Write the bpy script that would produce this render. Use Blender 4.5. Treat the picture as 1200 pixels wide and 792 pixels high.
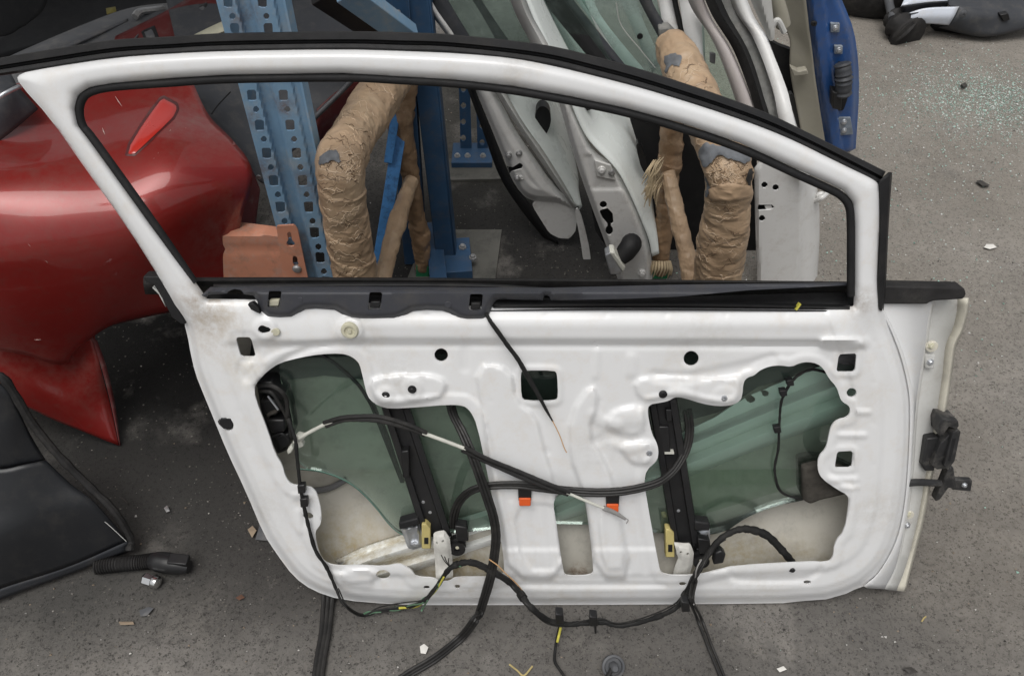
import bpy, math, random
import numpy as np
from mathutils import Vector, noise as mnoise
from mathutils.bvhtree import BVHTree
random.seed(7); rng = np.random.default_rng(7)
for o in list(bpy.data.objects): bpy.data.objects.remove(o)
S = bpy.context.scene; COL = S.collection
R = math.radians
# ------------------------------------------------------------------ camera, sky, sun, exposure
PITCH = R(47); CAMH = 1.5; FPX = 950.0
cd = bpy.data.cameras.new('camera'); cam = bpy.data.objects.new('camera', cd); COL.objects.link(cam)
cam.location = (0, 0, CAMH); cam.rotation_euler = (R(90)-PITCH, 0, 0)
cd.sensor_fit = 'HORIZONTAL'; cd.sensor_width = 36; cd.lens = FPX/1200*36; cd.clip_start = .02; cd.clip_end = 2000
S.camera = cam
SUN_EL, SUN_AZ = R(71), R(205)
w = bpy.data.worlds.new('World'); S.world = w; w.use_nodes = True
nt = w.node_tree; nt.nodes.clear()
sky = nt.nodes.new('ShaderNodeTexSky'); sky.sky_type = 'NISHITA'; sky.sun_disc = False
sky.sun_elevation = SUN_EL; sky.sun_rotation = SUN_AZ; sky.dust_density = 4; sky.air_density = 1.2
hs = nt.nodes.new('ShaderNodeHueSaturation'); hs.inputs['Saturation'].default_value = .1
bg = nt.nodes.new('ShaderNodeBackground'); bg.inputs['Strength'].default_value = .088
wo = nt.nodes.new('ShaderNodeOutputWorld')
nt.links.new(sky.outputs[0], hs.inputs['Color']); nt.links.new(hs.outputs[0], bg.inputs[0]); nt.links.new(bg.outputs[0], wo.inputs[0])
sd = bpy.data.lights.new('sun', 'SUN'); sd.energy = 1.5; sd.angle = R(42); sd.color = (1, .97, .93)
so = bpy.data.objects.new('sun', sd); COL.objects.link(so); so.location = (0, -3, 6)
sdir = Vector((math.sin(SUN_AZ)*math.cos(SUN_EL), math.cos(SUN_AZ)*math.cos(SUN_EL), math.sin(SUN_EL)))
so.rotation_euler = (-sdir).to_track_quat('-Z', 'Y').to_euler()
vs = S.view_settings; vs.view_transform = 'Standard'; vs.look = 'None'; vs.gamma = 1; vs.exposure = 0.18
S.render.engine = 'CYCLES'
S.cycles.max_bounces = 12; S.cycles.diffuse_bounces = 6; S.cycles.transparent_max_bounces = 16
# ------------------------------------------------------------------ geometry helpers
CAM = np.array([0, 0, CAMH]); FW = np.array([0, math.cos(PITCH), -math.sin(PITCH)]); UP = np.array([0, math.sin(PITCH), math.cos(PITCH)])
def ray(px, py):
    px = np.asarray(px, float); py = np.asarray(py, float)
    return FW*FPX + np.stack([px-600, 0*px, 0*px], -1) + (396-py)[..., None]*UP
class Plane:
    """a real plane in the yard; a photo pixel is carried along its sight line onto it, w metres proud of it"""
    def __init__(s, p, n): s.p = np.array(p, float); s.n = np.array(n, float)/np.linalg.norm(n)
    def __call__(s, px, py, w=0):
        d = ray(px, py); t = ((s.p-CAM)@s.n + np.asarray(w))/(d@s.n)
        return CAM + d*t[..., None]
def G(px, py, h=0): return Plane((0, 0, h), (0, 0, 1))(px, py)
def VY(Y): return Plane((0, Y, 0), (0, -1, 0))
def at(px, py, Y): return VY(Y)(px, py)
LEAN = R(20)
DP = Plane((0, .672, 0), (0, -math.cos(LEAN), math.sin(LEAN)))
A = lambda *p: np.array(p, float)
def chaikin(p, n=2, closed=True, k=.25):
    p = np.array(p, float)
    for _ in range(n):
        q = np.roll(p, -1, 0) if closed else p[1:]
        a = p if closed else p[:-1]
        r = np.empty((2*len(a), p.shape[1])); r[0::2] = a*(1-k)+q*k; r[1::2] = a*k+q*(1-k)
        if not closed: r = np.vstack([p[:1], r, p[-1:]])
        p = r
    return p
def crom(p, n=8):
    p = np.array(p, float)
    if len(p) < 3: return np.array([p[0]+(p[-1]-p[0])*t for t in np.linspace(0, 1, n+1)])
    q = np.vstack([2*p[0]-p[1], p, 2*p[-1]-p[-2]]); out = []
    for i in range(1, len(q)-2):
        a, b, c, d = q[i-1:i+3]
        for t in np.linspace(0, 1, n, endpoint=False):
            out.append(.5*((2*b)+(-a+c)*t+(2*a-5*b+4*c-d)*t*t+(-a+3*b-3*c+d)*t**3))
    out.append(p[-1]); return np.array(out)
def resample(p, n):
    p = np.array(p, float); L = np.r_[0, np.cumsum(np.linalg.norm(np.diff(p[:, :3], axis=0), axis=1))]
    t = np.linspace(0, L[-1], n); return np.stack([np.interp(t, L, p[:, k]) for k in range(p.shape[1])], 1)
def circ(x, y, r, ry=None, n=18, a=0):
    t = np.linspace(0, 2*np.pi, n, endpoint=False); ry = ry or r
    c, s = np.cos(t)*r, np.sin(t)*ry; ca, sa = math.cos(a), math.sin(a)
    return np.stack([x+c*ca-s*sa, y+c*sa+s*ca], 1)
def segdist(X, Y, P, closed):
    d = np.full(X.shape, 1e9); ins = np.zeros(X.shape, bool); n = len(P)
    for i in range(n if closed else n-1):
        (ax, ay), (bx, by) = P[i][:2], P[(i+1) % n][:2]; dx, dy = bx-ax, by-ay; L = dx*dx+dy*dy+1e-12
        t = np.clip(((X-ax)*dx+(Y-ay)*dy)/L, 0, 1); d = np.minimum(d, (X-ax-t*dx)**2+(Y-ay-t*dy)**2)
        if closed and ay != by:
            c = (ay > Y) != (by > Y); ins ^= c & (X < dx*(Y-ay)/dy+ax)
    return np.sqrt(d), ins
def near(X, Y, P, m, closed=True, far=None):
    """distance (signed for closed loops, + inside) evaluated only near P"""
    P = np.asarray(P, float); out = np.full(X.shape, -m if closed else m, float)
    k = (X > P[:, 0].min()-m) & (X < P[:, 0].max()+m) & (Y > P[:, 1].min()-m) & (Y < P[:, 1].max()+m)
    if k.any():
        d, i = segdist(X[k], Y[k], P, closed); out[k] = np.clip(np.where(i, d, -d), -m, 1e9) if closed else np.minimum(d, m)
    return out
def sstep(a, b, x): t = np.clip((x-a)/(b-a), 0, 1); return t*t*(3-2*t)
# ------------------------------------------------------------------ object helpers
def setp(o, label=None, cat=None, group=None, kind=None):
    for k, v in (('label', label), ('category', cat), ('group', group), ('kind', kind)):
        if v: o[k] = v
    return o
def thing(name, label, cat, loc=(0, 0, 0), group=None):
    o = bpy.data.objects.new(name, None); o.empty_display_size = .05; COL.objects.link(o); o.location = loc
    return setp(o, label, cat, group)
def base(o):
    v = np.zeros(3)
    while o: v += np.array(o.location); o = o.parent
    return v
def ob(name, verts, faces, mat, parent=None, smooth=True, bevel=0, solid=0, loc=None, sharp=40):
    verts = np.asarray(verts, float)
    b = base(parent) if parent else (np.zeros(3) if loc is None else np.array(loc, float))
    me = bpy.data.meshes.new(name); me.from_pydata((verts-b).tolist(), [], [list(map(int, f)) for f in faces]); me.validate()
    me.materials.append(mat)
    o = bpy.data.objects.new(name, me); COL.objects.link(o)
    if parent: o.parent = parent
    else: o.location = b
    if smooth:
        me.shade_smooth()
        if sharp: me.set_sharp_from_angle(angle=R(sharp))
    if solid:
        m = o.modifiers.new('solid', 'SOLIDIFY'); m.thickness = solid; m.offset = -1
    if bevel:
        m = o.modifiers.new('bevel', 'BEVEL'); m.width = bevel; m.segments = 2; m.limit_method = 'ANGLE'; m.angle_limit = R(40)
    return o
class MB:
    def __init__(s): s.v = []; s.f = []; s.n = 0
    def add(s, v, f):
        s.v.append(np.asarray(v, float)); s.f += [[int(i)+s.n for i in q] for q in f]; s.n += len(v); return s
    def ob(s, *a, **k): return ob(a[0], np.vstack(s.v), s.f, *a[1:], **k)
def gridfaces(r, c, flip=False):
    f = [(i*c+j, (i+1)*c+j, (i+1)*c+j+1, i*c+j+1) for i in range(r-1) for j in range(c-1)]
    return [q[::-1] for q in f] if flip else f
def sheet_geo(loops, pl, wf, step=3, thick=.003):
    loops = [np.asarray(l, float) for l in loops]; o = loops[0]
    xs = np.arange(o[:, 0].min()-step, o[:, 0].max()+2*step, step); ys = np.arange(o[:, 1].min()-step, o[:, 1].max()+2*step, step)
    X, Y = np.meshgrid(xs, ys); M_ = 60
    def field(X, Y):
        do, i = segdist(X, Y, o, True); do = np.where(i, do, -do); dh = np.full(X.shape, float(M_))
        for h in loops[1:]: dh = np.minimum(dh, -near(X, Y, h, M_))
        return do, dh
    do, dh = field(X, Y); f = np.minimum(do, dh)
    gy, gx = np.gradient(f, step); g = np.hypot(gx, gy)+1e-9
    k = (np.abs(f) < .34*step) & (g > .4); mv = np.where(k, f, 0)
    X = X-mv*gx/g**2; Y = Y-mv*gy/g**2
    f = np.where(k, 0, f); H, W = f.shape; ins = f >= 0
    vid = -np.ones(f.shape, int); vid[ins] = np.arange(ins.sum())
    VX = list(X[ins]); VYs = list(Y[ins]); faces = []
    c4 = np.stack([ins[:-1, :-1], ins[1:, :-1], ins[1:, 1:], ins[:-1, 1:]], -1); s = c4.sum(-1)
    I, J = np.nonzero(s == 4)
    faces += np.stack([vid[I, J], vid[I+1, J], vid[I+1, J+1], vid[I, J+1]], 1).tolist()
    cache = {}
    def cut(a, b):
        key = (a, b) if a < b else (b, a)
        if key in cache: return cache[key]
        fa, fb = f[a], f[b]; t = fa/(fa-fb); VX.append(X[a]+(X[b]-X[a])*t); VYs.append(Y[a]+(Y[b]-Y[a])*t)
        cache[key] = len(VX)-1; return cache[key]
    for i, j in zip(*np.nonzero((s > 0) & (s < 4))):
        cs = [(i, j), (i+1, j), (i+1, j+1), (i, j+1)]; poly = []
        for q in range(4):
            a, b = cs[q], cs[(q+1) % 4]
            if ins[a]: poly.append(vid[a])
            if ins[a] != ins[b]:
                z = a if ins[a] else b
                if f[z] > 0: poly.append(cut(a, b))
        poly = [p for q, p in enumerate(poly) if p != poly[q-1]]
        if len(poly) >= 3: faces.append(poly)
    VX = np.array(VX); VYs = np.array(VYs); do, dh = field(VX, VYs)
    V = pl(VX, VYs, wf(VX, VYs, do, dh)); n = len(V)
    if thick:
        ec = {}
        for q in faces:
            for a, b in zip(q, q[1:]+q[:1]):
                if (b, a) in ec: del ec[(b, a)]
                else: ec[(a, b)] = 1
        V = np.vstack([V, V-pl.n*thick]); back = [[i+n for i in q[::-1]] for q in faces]
        faces = faces+back+[[b, a, a+n, b+n] for a, b in ec]
    return V, faces
def flat(w=0): return lambda x, y, do, dh: np.full(np.shape(x), float(w))
def sheet(name, loops, pl, mat, parent=None, wf=None, step=3, thick=.003, **k):
    V, F = sheet_geo(loops, pl, wf or flat(), step, thick); return ob(name, V, F, mat, parent, **k)
def loft(name, paths, mat, parent=None, n=40, solid=.002, smooth_path=6, **k):
    """paths: lists of 3-D points"""
    rows = [resample(crom(p, smooth_path), n) for p in paths]
    return ob(name, np.vstack(rows), gridfaces(len(rows), n), mat, parent, solid=solid, **k)
def dpath(pl, pts, w=0):
    """pts: (px,py) or (px,py,w)"""
    a = np.array([(p[0], p[1], p[2] if len(p) > 2 else w) for p in pts], float); return pl(a[:, 0], a[:, 1], a[:, 2])
def ypath(pts): return np.array([at(*p) for p in pts])
def tube_geo(P, r, seg=8, cap=True, jit=None):
    P = np.asarray(P, float); n = len(P); r = np.broadcast_to(np.asarray(r, float), (n,)) if np.ndim(r) < 1 or len(r) == n else np.interp(np.linspace(0, 1, n), np.linspace(0, 1, len(r)), r)
    T = np.gradient(P, axis=0); T /= np.linalg.norm(T, axis=1)[:, None]+1e-12
    u = np.cross(T[0], [.13, .2, .97]); u /= np.linalg.norm(u); V = []
    th = np.linspace(0, 2*np.pi, seg, endpoint=False)
    for i in range(n):
        u = u-T[i]*(u@T[i]); u /= np.linalg.norm(u)+1e-12; b = np.cross(T[i], u)
        rr = np.full(seg, r[i])
        ring = P[i]+np.cos(th)[:, None]*u*rr[:, None]+np.sin(th)[:, None]*b*rr[:, None]
        if jit: ring = jit(ring, P[i], i/(n-1), th)
        V.append(ring)
    F = [(i*seg+j, i*seg+(j+1) % seg, (i+1)*seg+(j+1) % seg, (i+1)*seg+j) for i in range(n-1) for j in range(seg)]
    if cap: F += [list(range(seg))[::-1], [(n-1)*seg+j for j in range(seg)]]
    return np.vstack(V), F
def tube(name, P, r, mat, parent=None, seg=8, n=8, jit=None, **k):
    V, F = tube_geo(crom(P, n), r, seg, jit=jit); return ob(name, V, F, mat, parent, **k)
def prism_geo(poly, pl, w0, w1):
    F_ = pl(np.array(poly)[:, 0], np.array(poly)[:, 1], w1); a, b = F_[:-1], F_[1:]
    F_ = F_ if True else F_
    n = len(F_); nn = np.cross(F_[1]-F_[0], F_[2]-F_[1])
    ar = sum(np.cross(F_[i]-F_[0], F_[(i+1) % n]-F_[0]) for i in range(n))
    if ar@pl.n < 0: F_ = F_[::-1]
    B = F_-pl.n*(w1-w0)
    return np.vstack([F_, B]), [list(range(n)), list(range(n, 2*n))[::-1]]+[[(i+1) % n, i, i+n, (i+1) % n+n] for i in range(n)]
def prism(name, poly, pl, w0, w1, mat, parent=None, bevel=.0015, **k):
    V, F = prism_geo(poly, pl, w0, w1); return ob(name, V, F, mat, parent, bevel=bevel, sharp=30, **k)
def rect(x0, y0, x1, y1): return [(x0, y0), (x0, y1), (x1, y1), (x1, y0)]
def lathe_geo(c, axis, prof, seg=20):
    """prof: (radius, height along axis)"""
    ax = np.array(axis, float); ax /= np.linalg.norm(ax); u = np.cross(ax, [.3, .9, .2]); u /= np.linalg.norm(u); b = np.cross(ax, u)
    th = np.linspace(0, 2*np.pi, seg, endpoint=False); V = []
    for r, h in prof: V.append(np.array(c)+ax*h+r*(np.cos(th)[:, None]*u+np.sin(th)[:, None]*b))
    m = len(prof); F = [(i*seg+j, i*seg+(j+1) % seg, (i+1)*seg+(j+1) % seg, (i+1)*seg+j) for i in range(m-1) for j in range(seg)]
    F += [list(range(seg))[::-1], [(m-1)*seg+j for j in range(seg)]]
    return np.vstack(V), F
def stud(name, px, py, rpx, pl, w, prof, mat, parent, seg=18, hexa=False):
    """round or hex fitting on a plane; prof in units of the radius"""
    c = pl(px, py, w); sc = np.linalg.norm(pl(px+1, py, w)-c)*rpx
    V, F = lathe_geo(c, pl.n, [(r*sc, h*sc) for r, h in prof], 6 if hexa else seg); return ob(name, V, F, mat, parent, sharp=35)
BOLT = [(.01, -.5), (1, -.5), (1, .15), (.9, .3), (.62, .32), (.62, .75), (.5, .85), (.01, .85)]
PLUG = [(.01, -.5), (1, -.5), (1, .1), (.8, .25), (.35, .3), (.3, .05), (.01, .05)]
DISC = [(.01, -.3), (1, -.3), (1, .12), (.9, .2), (.01, .2)]
def bez_patch(net, nu=30, nv=30):
    """net rows of (px,py,Y) -> smooth grid through the points"""
    rows = [resample(crom(ypath(r), 8), nv) for r in net]
    rows = np.array(rows); cols = [resample(crom(rows[:, j], 8), nu) for j in range(nv)]
    return np.array(cols).transpose(1, 0, 2).reshape(-1, 3), gridfaces(nu, nv)
def patch(name, net, mat, parent=None, nu=30, nv=30, solid=.003, **k):
    V, F = bez_patch(net, nu, nv); o = ob(name, V, F, mat, parent, solid=solid, **k); o_bvh[o.name] = BVHTree.FromPolygons(V.tolist(), F); return o
o_bvh = {}
def on(bv, px, py, off=.0):
    d = ray(px, py); d = d/np.linalg.norm(d); h = bv.ray_cast(Vector(CAM), Vector(d))
    return np.array(h[0])-d*off if h[0] else None
# ------------------------------------------------------------------ materials
def M(name, col, rough=.5, metal=0, var=.12, vs=6, bump=0, bs=150, coat=0, col2=None, mixs=None, spec=.5, stains=(), streak=None, rvar=.1, dust=0):
    m = bpy.data.materials.new(name); m.use_nodes = True; t = m.node_tree; N = t.nodes; L = t.links; p = N['Principled BSDF']
    tc = N.new('ShaderNodeTexCoord'); mp = N.new('ShaderNodeMapping'); L.new(tc.outputs['Object'], mp.inputs['Vector'])
    if streak: mp.inputs['Scale'].default_value = streak
    def nz(s, d=8, r=.6, v=mp):
        n = N.new('ShaderNodeTexNoise'); n.inputs['Scale'].default_value = s; n.inputs['Detail'].default_value = d; n.inputs['Roughness'].default_value = r
        L.new(v.outputs[0], n.inputs['Vector']); return n
    def ramp(src, a, b):
        r = N.new('ShaderNodeMapRange'); r.inputs['From Min'].default_value = a; r.inputs['From Max'].default_value = b; L.new(src, r.inputs['Value']); return r.outputs[0]
    def mix(fac, a, b):
        x = N.new('ShaderNodeMix'); x.data_type = 'RGBA'
        for s, v in ((0, fac), (6, a), (7, b)):
            if isinstance(v, (tuple, list)): x.inputs[s].default_value = (*v, 1)
            elif isinstance(v, (int, float)): x.inputs[s].default_value = v
            else: L.new(v, x.inputs[s])
        return x.outputs[2]
    n1 = nz(vs); lo = tuple(c*(1-var) for c in col); hi = tuple(min(1, c*(1+var)) for c in col)
    c = mix(ramp(n1.outputs[0], .3, .7), lo, hi)
    if col2:
        n2 = nz(mixs or vs*2.3, 10, .7); c = mix(ramp(n2.outputs[0], .5, .72), c, col2)
    if dust:
        nd = nz(23, 10, .75); c = mix(ramp(nd.outputs[0], .5, .9), c, (dust, dust*.93, dust*.84))
    for (pt, rad, sc, amt) in stains:
        vm = N.new('ShaderNodeVectorMath'); vm.operation = 'DISTANCE'; L.new(tc.outputs['Object'], vm.inputs[0]); vm.inputs[1].default_value = pt
        f = ramp(vm.outputs['Value'], rad, rad*.25)
        ns = nz(45, 8, .75); g = ramp(ns.outputs[0], .38, .68)
        mu = N.new('ShaderNodeMath'); mu.operation = 'MULTIPLY'; L.new(f, mu.inputs[0]); L.new(g, mu.inputs[1])
        m2 = N.new('ShaderNodeMath'); m2.operation = 'MULTIPLY'; L.new(mu.outputs[0], m2.inputs[0]); m2.inputs[1].default_value = amt
        c = mix(m2.outputs[0], c, sc)
    L.new(c, p.inputs['Base Color'])
    n3 = nz(vs*3.1, 8)
    rr = N.new('ShaderNodeMapRange'); rr.inputs['To Min'].default_value = max(.02, rough-rvar); rr.inputs['To Max'].default_value = min(1, rough+rvar)
    L.new(n3.outputs[0], rr.inputs['Value']); L.new(rr.outputs[0], p.inputs['Roughness'])
    p.inputs['Metallic'].default_value = metal; p.inputs['Specular IOR Level'].default_value = spec
    if coat: p.inputs['Coat Weight'].default_value = coat; p.inputs['Coat Roughness'].default_value = .06
    if bump:
        nb = nz(bs, 6, .65); b = N.new('ShaderNodeBump'); b.inputs['Strength'].default_value = bump; b.inputs['Distance'].default_value = .002
        L.new(nb.outputs[0], b.inputs['Height']); L.new(b.outputs[0], p.inputs['Normal'])
    return m
def glassM(name, tint, refl=.08, dirt_sheen=.0, dcol=(.3, .33, .31)):
    m = bpy.data.materials.new(name); m.use_nodes = True; t = m.node_tree; N = t.nodes; L = t.links; N.clear()
    o = N.new('ShaderNodeOutputMaterial'); tr = N.new('ShaderNodeBsdfTransparent'); tr.inputs[0].default_value = (*tint, 1)
    g = N.new('ShaderNodeBsdfGlossy'); g.inputs['Roughness'].default_value = .03
    lw = N.new('ShaderNodeFresnel'); lw.inputs[0].default_value = 1.5
    mx = N.new('ShaderNodeMixShader'); L.new(lw.outputs[0], mx.inputs[0]); L.new(tr.outputs[0], mx.inputs[1]); L.new(g.outputs[0], mx.inputs[2])
    df = N.new('ShaderNodeBsdfDiffuse'); df.inputs[0].default_value = (*dcol, 1)
    nz = N.new('ShaderNodeTexNoise'); nz.inputs['Scale'].default_value = 7; nz.inputs['Detail'].default_value = 9; nz.inputs['Roughness'].default_value = .7
    tc = N.new('ShaderNodeTexCoord'); L.new(tc.outputs['Object'], nz.inputs['Vector'])
    mr = N.new('ShaderNodeMapRange'); mr.inputs['From Min'].default_value = .42; mr.inputs['From Max'].default_value = .75; mr.inputs['To Min'].default_value = dirt_sheen*.35; mr.inputs['To Max'].default_value = dirt_sheen*1.6
    L.new(nz.outputs[0], mr.inputs['Value'])
    m2 = N.new('ShaderNodeMixShader'); L.new(mr.outputs[0], m2.inputs[0]); L.new(mx.outputs[0], m2.inputs[1]); L.new(df.outputs[0], m2.inputs[2])
    L.new(m2.outputs[0], o.inputs[0]); return m
# ------------------------------------------------------------------ palette
doorloc = (0, .672, 0)
def rel(px, py, w=0): return tuple(DP(px, py, w)-A(*doorloc))
WHITE = M('white paint', (.76, .765, .77), .3, var=.03, coat=.3, spec=.45, dust=.69, rvar=.06, stains=[
    (rel(238, 358), .06, (.34, .25, .17), .75), (rel(262, 368), .06, (.5, .43, .33), .6), (rel(246, 400), .05, (.45, .38, .3), .5), (rel(1006, 352), .035, (.3, .24, .18), .8),
    (rel(285, 430), .05, (.62, .57, .47), .6), (rel(1012, 470), .07, (.6, .56, .5), .4), (rel(470, 440), .05, (.42, .4, .36), .4), (rel(700, 520), .07, (.45, .43, .4), .35), (rel(300, 600), .07, (.42, .4, .36), .4), (rel(1030, 600), .08, (.45, .42, .37), .4), (rel(560, 690), .07, (.4, .36, .3), .5), (rel(820, 395), .09, (.5, .48, .44), .35), (rel(600, 75), .05, (.4, .38, .35), .4), (rel(120, 150), .05, (.45, .43, .4), .4), (rel(420, 385), .06, (.45, .42, .36), .4), (rel(640, 695), .12, (.5, .47, .42), .35), (rel(880, 692), .12, (.5, .47, .42), .35)])
PRIMER = M('dusty primer', (.47, .45, .4), .6, var=.12, vs=5, dust=.25, spec=.3, stains=[
    (rel(420, 655, -.1), .16, (.34, .25, .09), .95), (rel(520, 660, -.1), .13, (.28, .21, .08), .9), (rel(678, 655, -.1), .07, (.2, .14, .05), 1), (rel(860, 672, -.05), .13, (.3, .24, .12), .9), (rel(940, 672, -.05), .1, (.3, .25, .15), .8), (rel(560, 672, -.05), .09, (.3, .24, .12), .8), (rel(678, 672, -.045), .035, (.12, .06, .03), 1)])
BEAM = M('coated crash beam', (.86, .87, .85), .35, var=.04, vs=9, stains=[(rel(430, 650, -.09), .17, (.36, .27, .09), 1), (rel(500, 645, -.09), .09, (.3, .22, .07), .9)])
HEM = M('yellowed sealer', (.62, .59, .5), .6, var=.12, vs=20, dust=.35)
SHUT = M('dull white shut face', (.58, .58, .56), .42, var=.06, vs=7, dust=.42, coat=.1)
RUBBER = M('black rubber', (.012, .012, .013), .62, var=.3, vs=30, bump=.25, bs=300, dust=.03, spec=.35)
RUBBER2 = M('dusty rubber', (.022, .021, .021), .7, var=.3, vs=40, bump=.3, bs=400, dust=.07, spec=.3)
TRIM = M('grey trim plastic', (.045, .047, .056), .5, var=.08, vs=40, bump=.25, bs=900, dust=.08, spec=.45)
BLACKP = M('black plastic', (.012, .012, .013), .42, var=.3, vs=20, dust=.025, spec=.45)
BLACKM = M('black coated steel', (.014, .014, .015), .45, var=.3, vs=12, spec=.4, dust=.035)
CABLE = M('black cable sheath', (.016, .0155, .015), .5, var=.3, vs=60, dust=.06, spec=.4, bump=.3, bs=220)
TAPE = M('cloth tape', (.013, .013, .013), .75, var=.3, vs=60, bump=.5, bs=300, dust=.06, spec=.3)
WHITEP = M('off white plastic', (.6, .6, .54), .45, var=.08, vs=30)
CREAM = M('cream nylon', (.55, .53, .4), .5, var=.12, vs=40, dust=.3)
YELLOWP = M('yellowed nylon', (.5, .42, .17), .5, var=.15, vs=40)
ORANGE = M('orange plastic', (.72, .11, .02), .45, var=.08, vs=30)
ZINC = M('zinc plated steel', (.55, .57, .6), .38, metal=.8, var=.15, vs=40, dust=.4)
WHITEM = M('chalky bracket', (.62, .61, .57), .55, var=.15, vs=40, dust=.35)
FOAM = M('dirty foam', (.06, .055, .048), .95, var=.35, vs=40, bump=.8, bs=150, dust=.1, spec=.1)
DARKGREY = M('speaker cone grey', (.13, .13, .135), .6, var=.1)
GLASS = glassM('green door glass', (.90, .985, .945), dirt_sheen=.03, dcol=(.33, .44, .39))
DARKGRN = M('dark cavity shade', (.035, .04, .038), .7, var=.3, vs=8, dust=.1)
DUSTP = M('dusty connector plastic', (.022, .022, .023), .5, var=.3, vs=25, dust=.22, spec=.4)
COPPER = M('tan wire', (.55, .33, .16), .5, var=.1)
GREENW = M('green wire', (.1, .2, .12), .5, var=.1); YELW = M('yellow wire', (.55, .5, .08), .5, var=.1)
SILVERSL = M('grey cable end', (.35, .34, .33), .5, metal=.4, var=.2, vs=40)
# ------------------------------------------------------------------ ground
def ground_mat():
    m = bpy.data.materials.new('worn asphalt'); m.use_nodes = True; t = m.node_tree; N = t.nodes; L = t.links; p = N['Principled BSDF']
    g = N.new('ShaderNodeNewGeometry')
    def nz(s, d=8, r=.6):
        n = N.new('ShaderNodeTexNoise'); n.inputs['Scale'].default_value = s; n.inputs['Detail'].default_value = d; n.inputs['Roughness'].default_value = r; L.new(g.outputs['Position'], n.inputs['Vector']); return n.outputs[0]
    def ramp(src, a, b, c=0, d=1):
        r = N.new('ShaderNodeMapRange'); r.inputs[1].default_value = a; r.inputs[2].default_value = b; r.inputs[3].default_value = c; r.inputs[4].default_value = d; L.new(src, r.inputs[0]); return r.outputs[0]
    def mix(fac, a, b, mode='MIX'):
        x = N.new('ShaderNodeMix'); x.data_type = 'RGBA'; x.blend_type = mode
        for s, v in ((0, fac), (6, a), (7, b)):
            if isinstance(v, tuple): x.inputs[s].default_value = (*v, 1)
            elif isinstance(v, (int, float)): x.inputs[s].default_value = v
            else: L.new(v, x.inputs[s])
        return x.outputs[2]
    def mul(a, b):
        x = N.new('ShaderNodeMath'); x.operation = 'MULTIPLY'; L.new(a, x.inputs[0]); L.new(b, x.inputs[1]); return x.outputs[0]
    c = mix(ramp(nz(3.2, 9, .65), .3, .7), (.07, .066, .061), (.15, .141, .13))
    c = mix(ramp(nz(1.1, 5, .5), .45, .7, 0, .55), c, (.042, .039, .036))
    c = mix(ramp(nz(9, 10, .75), .5, .75, 0, .7), c, (.175, .162, .145))
    def shade_stain(cx, cy, r, col, amt, sc=5):
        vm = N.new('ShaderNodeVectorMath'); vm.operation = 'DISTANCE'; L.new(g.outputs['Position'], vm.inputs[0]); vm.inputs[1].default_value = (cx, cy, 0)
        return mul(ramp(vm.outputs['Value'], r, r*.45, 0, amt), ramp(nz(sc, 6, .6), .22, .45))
    v = N.new('ShaderNodeTexVoronoi'); v.inputs['Scale'].default_value = 210; v.inputs['Detail'].default_value = 2; v.inputs['Roughness'].default_value = .8; L.new(g.outputs['Position'], v.inputs['Vector'])
    ve = N.new('ShaderNodeSeparateColor'); L.new(v.outputs['Color'], ve.inputs[0])
    agg = ramp(ve.outputs[0], 0, 1, .42, 1.62)
    cc = N.new('ShaderNodeCombineColor'); [L.new(agg, cc.inputs[i]) for i in range(3)]
    c = mix(1.0, c, cc.outputs[0], 'MULTIPLY')
    v2 = N.new('ShaderNodeTexVoronoi'); v2.inputs['Scale'].default_value = 150; L.new(g.outputs['Position'], v2.inputs['Vector'])
    s2 = N.new('ShaderNodeSeparateColor'); L.new(v2.outputs['Color'], s2.inputs[0])
    f = mul(ramp(v2.outputs['Distance'], .45, .25), ramp(s2.outputs[1], .92, .96)); c = mix(f, c, (.19, .175, .155)); c = mix(ramp(nz(70, 4, .7), .52, .7, 0, .5), c, (.03, .028, .026)); c = mix(ramp(nz(48, 6, .8), .56, .74, 0, .55), c, (.18, .163, .14))
    for cx, cy, r, col, amt in ((-.75, 1.4, .85, (.006, .0058, .0055), .98), (-.5, 1.15, .5, (.006, .0058, .0055), .98), (.0, 1.75, .7, (.018, .0175, .017), .95), (-.35, .9, .45, (.04, .038, .036), .85), (-.9, .85, .35, (.04, .039, .037), .8), (.55, .62, .4, (.055, .052, .049), .6), (.1, .62, .35, (.052, .049, .046), .6), (.1, 2.5, .7, (.035, .034, .03), .9), (1.7, 2.7, 1.7, (.19, .172, .148), .6), (.9, 1.5, .5, (.15, .135, .115), .45), (1.0, .9, .4, (.13, .117, .1), .5)):  # near-black spots paint shade under the red bumper and rack; others are stains
        c = mix(shade_stain(cx, cy, r, col, amt), c, col)
    c = mix(.75, c, cc.outputs[0], 'MULTIPLY'); c = mix(mul(ramp(v2.outputs['Distance'], .4, .2), ramp(s2.outputs[1], .94, .97)), c, (.13, .12, .105))
    L.new(c, p.inputs['Base Color']); p.inputs['Specular IOR Level'].default_value = .14
    L.new(ramp(nz(4, 6), .3, .7, .65, .95), p.inputs['Roughness'])
    b = N.new('ShaderNodeBump'); b.inputs['Strength'].default_value = .8; b.inputs['Distance'].default_value = .004
    h = N.new('ShaderNodeMath'); h.operation = 'ADD'; L.new(nz(90, 10, .85), h.inputs[0]); L.new(ramp(v.outputs['Distance'], 0, .8, .3, 0), h.inputs[1])
    L.new(h.outputs[0], b.inputs['Height']); L.new(b.outputs[0], p.inputs['Normal'])
    return m
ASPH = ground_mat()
xs = np.r_[-400, -100, -30, -10, -5, np.linspace(-3, 4, 71), 6, 12, 30, 100, 400]; ysg = np.r_[-400, -100, -20, -5, -1, np.linspace(.2, 5.2, 51), 7, 12, 30, 100, 400]
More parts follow.
